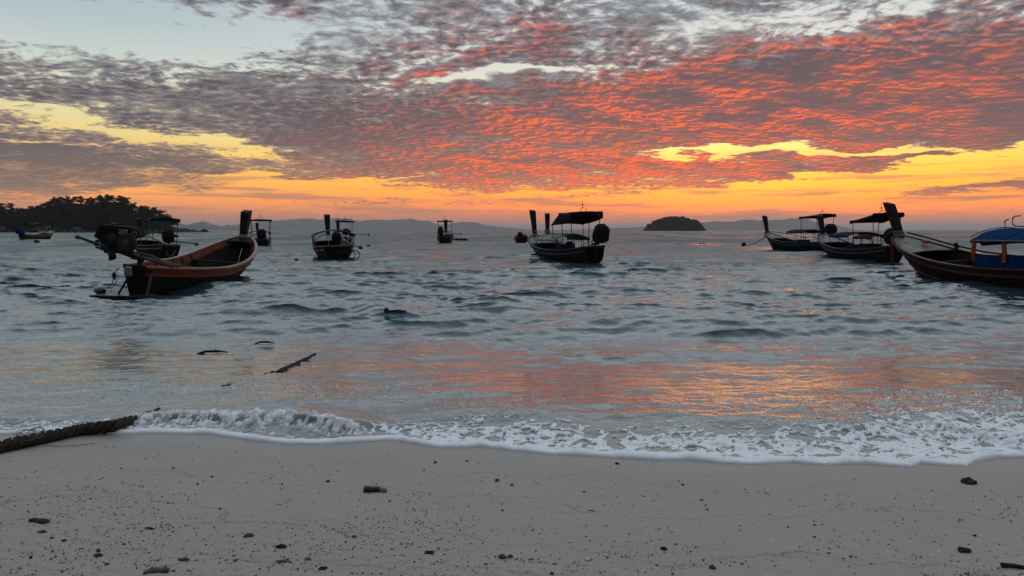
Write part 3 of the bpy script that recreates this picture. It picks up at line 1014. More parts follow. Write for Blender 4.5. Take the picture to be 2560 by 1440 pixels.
def build_headland():
    pxs = np.arange(-800, 531, 5.0)
    tops = np.array([head_top(p) for p in pxs])
    ht = (575 - tops) * HS + CAM_H
    ht = np.where(pxs > 440, np.interp(pxs, [440, 470, 500, 526, 531], [3.6, 2.6, 1.2, 0.3, -1]), np.maximum(ht - 5.2, 3.0))
    ht = np.where((pxs > 395) & (pxs <= 440), np.interp(pxs, [395, 415, 440], [8.0, 6.0, 4.0]), ht)
    rows = [(-34, -2.0), (-30, 0.02), (-26, 0.10), (-18, .42), (-9, .75), (0, 1.0), (20, 1.0), (45, .8), (80, 0.3), (100, -.2)]
    co = []
    for dy, k in rows:
        z = ht * k if k > -1.5 else np.full_like(ht, -2.0)
        z = z + (1.3 * fbm(pxs * .05, pxs * 0 + dy * .3, 7, 3) if 0.05 < k else 0)
        yy = HEAD_Y + dy * np.interp(pxs, [-800, 440, 530], [1, 1, .5])
        co.append(np.stack([(pxs - 1280) * HS * yy / HEAD_Y, yy, z], 1))
    me = grid_mesh('headland', np.concatenate(co), len(rows), len(pxs))
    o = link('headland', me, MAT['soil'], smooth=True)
    tag(o, 'dark wooded headland at the left', kind='structure')

    def ground(px, dy):
        h_ = float(np.interp(px, pxs, ht))
        return h_ * float(np.interp(dy, [r_[0] for r_ in rows], [r_[1] for r_ in rows]))
    protos = [tree_proto(200 + k, 9.5, 4.4) for k in range(6)]
    bares = [tree_proto(300 + k, 8.5, 3.6, True) for k in range(3)]

    def place(proto, px, dy, ztop, name, label, group, leaf, wide=1.0):
        gz = ground(px, dy)
        yy = HEAD_Y + dy
        h_nat = 9.5 if proto in protos else 8.5
        s = max(.35, (ztop - gz) / h_nat)
        r_ = empty(name, ((px - 1280) * HS * yy / HEAD_Y, yy, gz - .3), (0, 0, random.uniform(0, 6.28)))
        r_.scale = (s * wide, s * wide, s)
        tag(r_, label, 'tree', group)
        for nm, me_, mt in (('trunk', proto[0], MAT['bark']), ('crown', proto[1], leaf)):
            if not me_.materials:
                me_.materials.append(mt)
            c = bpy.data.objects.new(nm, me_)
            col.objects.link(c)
            c.parent = r_
    named = {20: 'dark rounded tree standing apart at the left end of the headland skyline',
             265: 'tallest dark tree on the crest of the wooded headland',
             305: 'broad dark tree right of the tallest tree on the headland crest',
             385: 'open spreading tree lowest on the right shoulder of the headland',
             428: 'small leafy tree at the rocky tip of the headland'}
    # the trees that make the skyline
    px = -150.0
    k = 0
    while px < 442:
        w = random.uniform(13, 21)
        c = min(named, key=lambda q: abs(q - px))
        lab, grp = 'dark tree on the skyline of the wooded headland', 'trees along the headland skyline'
        if abs(c - px) < 9:
            lab, grp = named.pop(c, lab), grp
            if not named:
                named[-9999] = lab
        top = (575 - head_top(px) + random.uniform(-1.0, 4.0)) * HS + CAM_H
        place(protos[k % 6], px, random.uniform(-4, 10), top, 'broadleaf_tree', lab, grp, MAT['leaf'], random.uniform(.85, 1.15) * (1.7 if px > 392 else 1))
        px += w if px < 385 else w * .6
        k += 1
    for q, px in enumerate((58, 118, 356, 366, 376)):
        lab = ('bare twiggy tree in the gap right of the far left rounded tree', 'bare twiggy tree on the left slope of the headland skyline',
               'bare twiggy tree on the right shoulder of the headland', 'bare twiggy tree on the right shoulder of the headland', 'bare twiggy tree on the right shoulder of the headland')[q]
        place(bares[q % 3], px, 2, (575 - head_top(px) + 5) * HS + CAM_H, 'bare_tree', lab, 'bare trees on the headland', MAT['leaf_dry'])
    # trees down the seaward slope
    for row, (dy, hh) in enumerate(((-10, 8.5), (-17, 8.0), (-23, 6.5), (-27, 4.8))):
        px = -120.0
        while px < (405 if row < 2 else 435):
            dy2 = dy + random.uniform(-2.5, 2.5)
            place(protos[random.randrange(6)], px, dy2, ground(px, dy2) + hh * random.uniform(.7, 1.15), 'slope_tree',
                  'dark tree in the unlit mass on the seaward slope of the headland', 'trees on the headland slope', MAT['leaf'], 1.1)
            px += random.uniform(19, 30)
    # boulders along its foot
    rb = [MB().lump((0, 0, 0), (1.0, .8, .62), 400 + q, 11, .30, 7, None, .85).mesh('boulder') for q in range(6)]
    spots = [(-60, 2.0), (5, 3.4), (-25, 1.6), (28, 1.5), (46, 1.4), (64, 2.0), (82, 1.7), (100, 2.6), (112, 1.9), (126, 3.7), (140, 2.6), (152, 2.0), (166, 1.6), (180, 1.5), (196, 3.0), (212, 1.5), (226, 1.7), (238, 1.3),
             (252, 1.4), (270, 1.8), (290, 1.5), (310, 1.7), (330, 1.5), (352, 1.8), (372, 1.9), (392, 1.6), (410, 1.8), (425, 1.5), (440, 1.9), (452, 1.4), (464, 1.5), (478, 1.2), (490, .9), (500, .6)]
    for q, (px, r_) in enumerate(spots):
        o = link('boulder', rb[q % 6], None if rb[q % 6].materials else MAT['rock'])
        yy = HEAD_Y - (31 if px < 440 else 10) - random.uniform(0, 3)
        o.location = ((px - 1280) * HS * yy / HEAD_Y, yy, r_ * .32 + (0.8 if r_ > 2.4 else 0))
        o.scale = (r_ * 1.15, r_, r_)
        o.rotation_euler = (0, 0, random.uniform(0, 6.28))
        lab = {5: 'large pale boulder at the far left edge of the headland shore', 126: 'largest pale boulder on the headland shore behind the leftmost boat',
               196: 'pointed boulder alone at the waterline, middle of the headland shore'}.get(px, 'dark boulder at the waterline of the wooded headland')
        tag(o, lab, 'boulder', 'boulders along the headland shore')
    o = link('sea_rock', rb[2])
    yy = HEAD_Y - 12
    o.location = ((513 - 1280) * HS * yy / HEAD_Y, yy, .3)
    o.scale = (2.9, 2.4, 3.2)
    tag(o, 'dark rock standing in the sea off the tip of the headland', 'rock')
    m = empty('mast', ((400 - 1280) * HS, HEAD_Y - 6, ground(400, -6) - .5))
    tag(m, 'thin pale mast rising above the right end of the headland', 'mast')
    MB().tube([(0, 0, 0), (0.05, 0, 13.5)], [.16, .07], 6).build('pole', MAT['greybuoy'], m)
    MB().tube([(-.9, 0, 6.2), (.9, 0, 6.3)], .06, 5).build('crossarm', MAT['greybuoy'], m)


build_headland()


def build_islet():
    y0 = 1500.0
    k = y0 / F_PX
    prof = [(1608, 577), (1613, 572), (1618, 563), (1630, 554), (1645, 548), (1665, 542.5), (1685, 541), (1705, 542), (1720, 547), (1738, 552), (1747, 561), (1752, 571), (1760, 576)]
    pxs = np.arange(1604, 1764, 2.0)
    H = np.interp(pxs, [p[0] for p in prof], [575 - p[1] for p in prof]) * k + 1.5
    H = np.maximum(H - 4.0, -1)
    cx = (1683 - 1280) * k
    co = []
    rows = np.linspace(-1, 1, 13)
    for r_ in rows:
        f = math.sqrt(max(0, 1 - r_ * r_))
        xx = (pxs - 1280) * k
        z = np.where(H > 0, H * f ** .8, -1) - 1.0 * (abs(r_) > .97)
        co.append(np.stack([xx, np.full_like(xx, y0 + r_ * 45), z], 1))
    me = grid_mesh('islet', np.concatenate(co), len(rows), len(pxs))
    o = link('islet', me, MAT['soil'], smooth=True)
    tag(o, 'small round wooded islet on the horizon', kind='structure')
    rr = np.random.default_rng(8)
    cl = []
    for q in range(420):
        px = rr.uniform(1613, 1752)
        r_ = rr.uniform(-1, .5)
        f = math.sqrt(1 - r_ * r_)
        h_ = float(np.interp(px, pxs, H)) * f ** .8
        if h_ < 1.0:
            continue
        s = rr.uniform(1.4, 4.2) * (0.6 if h_ < 6 else 1)
        cl.append((((px - 1280) * k, y0 + r_ * 45, h_ + s * rr.uniform(.1, .95)), s, s * s))
    v = leaf_cloud(26000, cl, .85, 12)
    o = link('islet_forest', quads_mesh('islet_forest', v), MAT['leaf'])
    tag(o, 'dark forest covering the round islet', kind='stuff')


build_islet()


def build_haze():
    m = bpy.data.materials.new('sea_haze')
    m.use_nodes = True
    t = m.node_tree
    t.nodes.clear()
    out = t.nodes.new('ShaderNodeOutputMaterial')
    v = t.nodes.new('ShaderNodeVolumePrincipled')
    v.inputs['Color'].default_value = (0.90, 0.82, 0.79, 1)
    v.inputs['Density'].default_value = 0.000068
    v.inputs['Anisotropy'].default_value = 0.2
    t.links.new(v.outputs[0], out.inputs['Volume'])
    mb = MB()
    x, y0, y1, z0, z1 = 72000, -400, 60000, -3.0, 245.0
    vs_ = [(-x, y0, z0), (x, y0, z0), (x, y1, z0), (-x, y1, z0), (-x, y0, z1), (x, y0, z1), (x, y1, z1), (-x, y1, z1)]
    mb.add(vs_, [(3, 2, 1, 0), (4, 5, 6, 7), (0, 1, 5, 4), (1, 2, 6, 5), (2, 3, 7, 6), (3, 0, 4, 7)])
    o = mb.build('haze', m)
    tag(o, 'thin warm sea haze', kind='stuff')


build_haze()

# ------------------------------------------------------------------ long-tail boats
MAT['orange_top'] = paint('worn_pink_rail_top', (0.24, 0.115, 0.085), (0.16, 0.035, 0.018), 0.38, 9, 0.8, 0.15, (1, 1, 1), 0.5)


def worn_bow(name):
    """black paint with pale grey primer showing through towards the bow"""
    m, g, bs, out = new_mat(name)
    co = objcoord(g)
    sx = g.n.new('ShaderNodeSeparateXYZ')
    g.l.new(co, sx.inputs[0])
    n = g.noise(co, 2.3, 5.0, 0.62)
    n2 = g.noise(co, 14.0, 3.0, 0.6)
    f = g.smooth(g.mad(n, 2.2, sx.outputs[0]), 2.6, 4.4)
    f = g.mul(f, g.smooth(n2, 0.30, 0.55))
    g.put(bs.inputs['Base Color'], g.mix(f, (0.008, 0.007, 0.007, 1), (0.17, 0.15, 0.135, 1)))
    bs.inputs['Roughness'].default_value = 0.65
    bs.inputs['Specular IOR Level'].default_value = 0.15
    bump(g, bs, n2, 0.2, 0.01)
    return m


MAT['black_worn_bow'] = worn_bow('black_paint_worn_at_bow')


class Hull:
    """shape of a long-tail boat: local +X is forward, the waterline is z = 0"""
    def __init__(self, L=9.0, B=1.75, stern=.78, mid=.58, bow=1.3, draft=.28, rake=1.25, stern_w=.50):
        self.L, self.B, self.stern, self.mid, self.bow, self.draft, self.rake, self.stern_w = L, B, stern, mid, bow, draft, rake, stern_w

    def half(self, t):
        if t < .45:
            k = self.stern_w + (1 - self.stern_w) * math.sin(math.pi / 2 * t / .45)
        else:
            k = max(0.0, 1 - ((t - .45) / .55) ** 3.4) ** .62
        return self.B / 2 * k + .035

    def sheer(self, t):
        if t < .4:
            return self.mid + (self.stern - self.mid) * ((.4 - t) / .4) ** 2
        return self.mid + (self.bow - self.mid) * ((t - .4) / .6) ** 2.3

    def pt(self, t, u, side, inset=0.0, lift=0.0):
        b, s, k = max(.012, self.half(t) - inset), self.sheer(t), -self.draft + lift
        if t > .82:
            k += (t - .82) / .18 * .10
        th = u * math.pi / 2
        bowness = min(1, max(0, (t - .5) / .5)) ** 1.3
        y1, z1 = math.sin(th) ** .85, (1 - math.cos(th)) ** .80
        y2, z2 = u ** 1.05, u
        y, h = y1 + (y2 - y1) * bowness, z1 + (z2 - z1) * bowness
        z = k + (s - k) * h
        w = min(1, max(0, (t - .55) / .45)) ** 2
        x = -self.L / 2 + self.L * t - self.rake * (1 - h) * w
        x += .22 * (1 - h) * max(0, 1 - t / .2)
        return Vector((x, side * b * y, z))

    def top(self, t, side, inset=0.0, up=0.0):
        p = self.pt(t, 1.0, side, inset)
        p.z += up
        return p

    def shell(self, inner=False, nt=34, nu=9):
        """outer skin, or the planking seen from inside, each with its end at the stern"""
        mb = MB()
        inset, lift, dx = (.045, .07, .06) if inner else (0, 0, 0)
        for side in (-1, 1):
            vs_, fs = [], []
            for i in range(nt + 1):
                t = 1 - (1 - i / nt) ** 1.25
                for j in range(nu + 1):
                    vs_.append(self.pt(t, j / nu, side, inset, lift))
            for i in range(nt):
                for j in range(nu):
                    a = i * (nu + 1) + j
                    q = (a, a + 1, a + nu + 2, a + nu + 1)
                    fs.append(q if (side < 0) != inner else q[::-1])
            mb.add(vs_, fs)
        a = [self.pt(0, j / nu, -1, inset, lift) for j in range(nu, -1, -1)] + [self.pt(0, j / nu, 1, inset, lift) for j in range(1, nu + 1)]
        a = [p + Vector((dx, 0, 0)) for p in a]
        mb.add(a, [tuple(range(len(a) - 1, -1, -1))] if inner else [tuple(range(len(a)))])
        return mb

    def rail(self, side, w=.11, h=.06, drop=0.0, out=0.03, t0=0.0, t1=.985, n=36):
        mb = MB()
        rings = []
        for i in range(n + 1):
            t = t0 + (t1 - t0) * (1 - (1 - i / n) ** 1.2)
            p = self.top(t, side)
            p.z -= drop
            if drop:
                u = 1 - drop / (self.sheer(t) + self.draft)
                p = self.pt(t, max(.2, u), side)
            o = side
            rings.append([p + Vector((0, o * out, -h * .35)), p + Vector((0, o * out, h * .45)), p + Vector((0, o * out * .7, h * .65)),
                          p + Vector((0, o * (out - w) * .97, h * .65)), p + Vector((0, o * (out - w), h * .45)), p + Vector((0, o * (out - w), -h * .35))])
        mb.loft(rings)
        return mb


def post_mesh(H, top_z, lean, w0=.20, w1=.42, th0=.15, th1=.29):
    """tall bow post that widens upwards and leans forward"""
    base = H.top(.97, 1)
    bx, bz = base.x, H.bow - .45
    rings = []
    n = 7
    for i in range(n + 1):
        k = i / n
        z = bz + (top_z - bz) * k
        x = bx + lean * (k ** 1.25)
        w = w0 + (w1 - w0) * k ** 1.2
        th = th0 + (th1 - th0) * k
        sl = .10 * w if i == n else 0
        rings.append([Vector((x - w / 2, -th / 2, z - sl)), Vector((x - w / 2 + .02, -th / 2 - .012, z - sl)), Vector((x + w / 2, -th / 2, z + sl)), Vector((x + w / 2, th / 2, z + sl)), Vector((x - w / 2 + .02, th / 2 + .012, z - sl)), Vector((x - w / 2, th / 2, z - sl))])
    return MB().loft(rings), (lambda k: Vector((bx + lean * k ** 1.25, 0, bz + (top_z - bz) * k))), (lambda k: (w0 + (w1 - w0) * k ** 1.2, th0 + (th1 - th0) * k))


def band(cen, size, k0, k1, puff=.03, seed=0):
    """cloth or rope wound round the post between two heights"""
    rr = random.Random(seed)
    rings = []
    m = 5
    for i in range(m + 1):
        k = k0 + (k1 - k0) * i / m
        c = cen(k)
        w, th = size(k)
        pf = puff * (1 if 0 < i < m else .2) * rr.uniform(.6, 1.3)
        ring = []
        for q in range(10):
            a = 2 * math.pi * q / 10
            ring.append(c + Vector((math.cos(a) * (w / 2 + pf) * 1.12, math.sin(a) * (th / 2 + pf) * 1.25, rr.uniform(-.008, .008))))
        rings.append(ring)
    return MB().loft(rings)


def cloth_tail(p, ln, w, seed=0, sway=.05):
    """hanging strip of cloth with real thickness"""
    rr = random.Random(seed)
    rings = []
    n = 6
    for i in range(n + 1):
        k = i / n
        c = Vector(p) + Vector((math.sin(k * 3 + seed) * sway, math.cos(k * 2.3 + seed) * sway * .6, -ln * k))
        ww = w * (1 - .25 * abs(k - .4)) * rr.uniform(.85, 1.1)
        ring = []
        for (a, b) in ((-.5, -.5), (0, -.62), (.5, -.5), (.5, .5), (0, .62), (-.5, .5)):
            ring.append(c + Vector((a * ww, b * .035, 0)))
        rings.append(ring)
    return MB().loft(rings)


def awning(x0, x1, half, z0, z1, crown, sag=.03, hang=.10, seed=0, n=10, m=8, thick=.02):
    """cloth roof from x0 (aft) to x1 (fore), arched across, with a short hanging edge"""
    rr = random.Random(seed)
    mb = MB()
    def surf(i, j, dz):
        a, b = i / n, j / m
        x = x0 + (x1 - x0) * a
        y = -half + 2 * half * b
        z = z0 + (z1 - z0) * a + crown * (1 - (2 * b - 1) ** 2) - sag * abs(math.sin(a * math.pi * 3)) + dz
        return Vector((x, y, z))
    top, bot = [], []
    rr2 = [[rr.uniform(-.012, .012) for _ in range(m + 1)] for _ in range(n + 1)]
    rows = []
    for i in range(n + 1):
        row = []
        p = surf(i, 0, 0); row.append(p + Vector((0, -.01, -hang * rr.uniform(.7, 1.15))))
        for j in range(m + 1):
            q = surf(i, j, rr2[i][j]); row.append(q)
        p = surf(i, m, 0); row.append(p + Vector((0, .01, -hang * rr.uniform(.7, 1.15))))
        for p in row[::-1]:
            pass
        under = [Vector((p.x, p.y * .985, p.z - thick)) for p in row[::-1]]
        rows.append(row + under)
    mb.loft(rows)
    return mb


def covered_engine(root, x, z, h, w, mat, seed=0, tilt=0.0, yo=0.0):
    """engine on its swivel under a tied tarpaulin, with the tail shaft and propeller swung up astern"""
    e = MB()
    rr = random.Random(seed)
    rings = []
    for i, (k, s) in enumerate(((0, .62), (.12, .95), (.4, 1.05), (.68, 1.0), (.88, .78), (1.0, .42))):
        ring = []
        for q in range(12):
            a = 2 * math.pi * q / 12
            cx, cy = math.cos(a), math.sin(a)
            cx, cy = math.copysign(abs(cx) ** .65, cx), math.copysign(abs(cy) ** .65, cy)
            f = s * rr.uniform(.9, 1.07)
            ring.append(Vector((x + tilt * k + cx * w * .58 * f, yo + cy * w * .46 * f, z + k * h + rr.uniform(-.03, .03))))
        rings.append(ring)
    e.loft(rings)
    eng = e.build('engine_cover', mat, root)
    MB().tube([(x + .1, 0, z - .55), (x + .02, 0, z + .06)], [.06, .05], 8).box((x + .05, 0, z - .03), (.5, .22, .10)).build('engine_mount', MAT['iron'], root)
    MB().tube([(x + .3, -.05, z + h * .15), (x + 1.2, -.10, z + .02), (x + 1.7, -.12, z - .05)], .018, 6).build('tiller', MAT['iron'], root)
    return eng


def propeller(root, p0, p1, mat, r=.16):
    p0, p1 = Vector(p0), Vector(p1)
    sh = MB().tube([p0, p0.lerp(p1, .5), p1], [.045, .035, .026], 8).build('tail_shaft', mat, root)
    d = (p1 - p0).normalized()
    a = d.cross(Vector((0, 0, 1))).normalized()
    b = d.cross(a)
    mb = MB().disc(p1, d, .045, .10, 10)
    for k in range(3):
        w = 2 * math.pi * k / 3 + .4
        e = a * math.cos(w) + b * math.sin(w)
        f = d * .5 + (a * -math.sin(w) + b * math.cos(w)) * .85
        f.normalize()
        nn = e.cross(f)
        prof = ((.03, .025), (.3, .06), (.7, .085), (1.0, .05))
        rings = [[p1 + e * (q * r) + f * ww + nn * .006, p1 + e * (q * r) - f * ww + nn * .006, p1 + e * (q * r) - f * ww - nn * .006, p1 + e * (q * r) + f * ww - nn * .006] for q, ww in prof]
        mb.loft(rings)
    mb.build('propeller', mat, sh)
    return sh


def high_awning(root, x0, x1, half, zf, za, base_z, mat, antenna=True, seed=0, extra=None):
    """raised sun roof over the helm: four tube posts, cloth, stays and an aerial"""
    aw = awning(x0, x1, half, za, zf, .10, .02, .14, seed, 8, 6, .035).build('sun_roof', mat, root)
    for (xx, zz_) in ((x0 + .18, za), (x1 - .18, zf)):
        for sy in (-1, 1):
            MB().tube([(xx + .05, sy * half * .80, base_z), (xx, sy * half * .88, zz_ - .01)], .022, 6).build('roof_post', MAT['pipe'], root)
    for sy in (-1, 1):
        MB().tube([(x0 + .1, sy * half * .9, za - .03), (x1 - .1, sy * half * .9, zf - .03)], .018, 5).build('roof_rail', MAT['pipe'], root)
    for xx, zz_ in ((x0 + .02, za), (x1 - .02, zf)):
        MB().box((xx, 0, zz_ - .02), (.04, 2 * half * .98, .17)).build('valance', mat, root)
    if antenna:
        xm = x0 + (x1 - x0) * .25
        zm = za + (zf - za) * .25 + .10
        a = MB()
        pts = [(xm, -.20 + .40 * q / 8, zm + .20 * math.sin(math.pi * q / 8) ** .6) for q in range(9)]
        a.tube(pts, .014, 5)
        ar = a.build('lamp_hoop', MAT['pipe'], root)
        MB().tube([(xm, .05, zm + .1), (xm, .05, zm + .62)], .010, 5).disc((xm, .05, zm + .34), (0, 0, 1), .035, .10, 8).build('aerial', MAT['pipe'], root)
    return aw


def low_awning(root, H, t0, t1, z, mat, posts=3, seed=0, half=None, rails=True, crown=.16):
    x0, x1 = -H.L / 2 + H.L * t0, -H.L / 2 + H.L * t1
    hw = half or H.half((t0 + t1) / 2) * .96
    aw = awning(x0, x1, hw, z, z - .02, crown, .015, .11, seed).build('awning', mat, root)
    for k in range(posts):
        t = t0 + (t1 - t0) * (.04 + .92 * k / (posts - 1))
        for sy in (-1, 1):
            b = H.top(t, sy, .03)
            MB().tube([b, (b.x, sy * hw * .96, z + .01)], .020, 6).build('awning_post', MAT['pipe'], root)
    if rails:
        for k in range(5):
            xx = x0 + (x1 - x0) * (.06 + .22 * k)
            pts = [(xx, -hw + 2 * hw * q / 8, z + .012 + crown * (1 - (2 * q / 8 - 1) ** 2)) for q in range(9)]
            MB().tube(pts, .016, 5).build('awning_hoop', MAT['pipe'], root)
    return aw


def loc_of(root, P):
    """world point in the boat's own frame (its small roll ignored)"""
    a = -root.rotation_euler.z
    d = Vector(P) - Vector(root.location)
    return Vector((d.x * math.cos(a) - d.y * math.sin(a), d.x * math.sin(a) + d.y * math.cos(a), d.z))


def make_boat(name, label, stern_px, bow_px, L=None, group='long-tail boats moored off the beach', H=None, hull='hull_dark', rail='rail_brown',
              post_top=2.45, lean=.55, ribs=True, seed=0, roll=0.0, pitch=0.0, deck='deck', deck0=.80, strake=None, post=True, post_w=(.20, .42), post_th=(.15, .29), cap=None, cat='boat'):
    s, b = at(*stern_px), at(*bow_px)
    d = (b - s)
    d.z = 0
    hd = math.atan2(d.y, d.x)
    H = H or Hull()
    u = d.normalized()
    c = s + u * (H.L / 2)
    root = empty(name, (c.x, c.y, 0), (roll, pitch, hd))
    tag(root, label, cat, group)
    H.shell().build('hull', MAT[hull], root, smooth=True)
    H.shell(True).build('inner_planking', MAT['inside'], root, smooth=True)
    for side in (-1, 1):
        H.rail(side).build('gunwale', MAT[rail], root)
        H.rail(side, w=.05, h=.07, drop=.17, out=.022, t1=.97).build('rubbing_strake', MAT[strake or rail], root)
    # transom board and foredeck
    tb = MB()
    p0, p1 = H.top(0, -1), H.top(0, 1)
    tb.box(((p0.x + .03), 0, H.stern - .02), (.09, (p1.y - p0.y) + .06, .10)).build('transom_cap', MAT[cap or rail], root)
    mb = MB()
    rows = []
    for i in range(9):
        t = deck0 + (.98 - deck0) * i / 8
        a, b_ = H.top(t, -1, .03, -.015), H.top(t, 1, .03, -.015)
        row = [a.lerp(b_, q / 6) + Vector((0, 0, .05 * math.sin(math.pi * q / 6))) for q in range(7)]
        rows.append(row + [p - Vector((0, 0, .04)) for p in row[::-1]])
    mb.loft(rows).build('foredeck', MAT[deck], root)
    # floorboards, frames and thwarts
    for sy in (-1, 0, 1):
        MB().box((-.3, sy * .30, -.02), (H.L * .58, .27, .025)).build('floorboard', MAT['inside'], root)
    if ribs:
        for k in range(9):
            t = .10 + .075 * k
            for side in (-1, 1):
                rings = []
                for j in range(1, 8):
                    p = H.pt(t, j / 7 * .97, side, .048, .07)
                    q = Vector((0, -side * .045, .02))
                    rings.append([p + Vector((-.03, 0, 0)), p + Vector((.03, 0, 0)), p + q + Vector((.03, 0, 0)), p + q + Vector((-.03, 0, 0))])
                MB().loft(rings).build('rib', MAT['dark_wood'], root)
    for t in (.14, .34, .54, .72):
        hw = H.half(t)
        MB().box((-H.L / 2 + H.L * t, 0, H.sheer(t) - .22), (.24, 2 * hw - .10, .04)).build('thwart', MAT['dark_wood'], root)
    pc = None
    if post:
        pm, cen, size = post_mesh(H, post_top, lean, post_w[0], post_w[1], post_th[0], post_th[1])
        po = pm.build('bow_post', MAT['dark_wood'], root)
        pc = (po, cen, size)
    return root, H, pc


BOATS = {}

# --- the open boat with the red-orange rails, nearest on the left
Ha = Hull(L=9.0, B=2.15, stern=.76, mid=.66, bow=1.56, draft=.28, rake=1.1, stern_w=.22)
bA, _, pA = make_boat('longtail_boat', 'open wooden boat with red orange rails and a bare engine, nearest on the left', (333, 741), (600, 690), H=Ha, hull='black_worn_bow', rail='orange_top', cap='black', post_top=2.52, lean=.20, roll=R(5.5), pitch=R(0.5), post_w=(.30, .46), strake='orange', deck='dark_wood', deck0=.93)
for side in (-1, 1):      # wide painted top strake, inside and out
    rings = []
    for i in range(30):
        t = .02 + .95 * i / 29
        hgt = Ha.sheer(t) + Ha.draft
        a, b = Ha.pt(t, 1.0, side), Ha.pt(t, 1 - .15 / hgt, side)
        a2, b2 = Ha.pt(t, 1.0, side, .05), Ha.pt(t, 1 - .20 / hgt, side, .055)
        o = Vector((0, side * .012, 0))
        rings.append([a + o, b + o, b - o * .2, b2 + (-o), b2 - o * 2, a2 - o * 2])
    MB().loft(rings).build('painted_strake', MAT['orange'], bA)
# rope turns round the foot of the post and a cleat rope
band(pA[1], pA[2], .26, .36, .03, 3).build('post_rope', MAT['palerope'], bA)
MB().tube([(2.6, .68, .98), (2.5, .60, 1.10), (2.75, .55, 1.14), (2.95, .60, 1.04), (2.8, .66, 1.0)], .018, 6).build('rope_coil', MAT['rope'], bA)
MB().tube([(-.6, .1, .05), (1.0, -.25, .42)], .022, 6).build('oar', MAT['dark_wood'], bA)
MB().tube([(-1.5, -.35, .06), (.6, .30, .18)], .02, 6).build('boat_pole', MAT['dark_wood'], bA)
# white fender strip hanging at the stern and the slanting stern timber
MB().box((-4.34, -.30, .12), (.05, .05, .90), Matrix.Rotation(R(8), 3, 'X')).build('stern_timber', MAT['greybuoy'], bA)
MB().box((-4.60, .12, .62), (.10, .16, .26), Matrix.Rotation(R(-12), 3, 'Y')).build('fender_block', MAT['white'], bA)
# painted-out spray rail at the waterline
MB().tube([Ha.pt(t, .44, -1) + Vector((0, -.03, -.02)) for t in (.12, .2, .3, .4, .5, .58)], .028, 6).build('side_rope', MAT['rope'], bA)


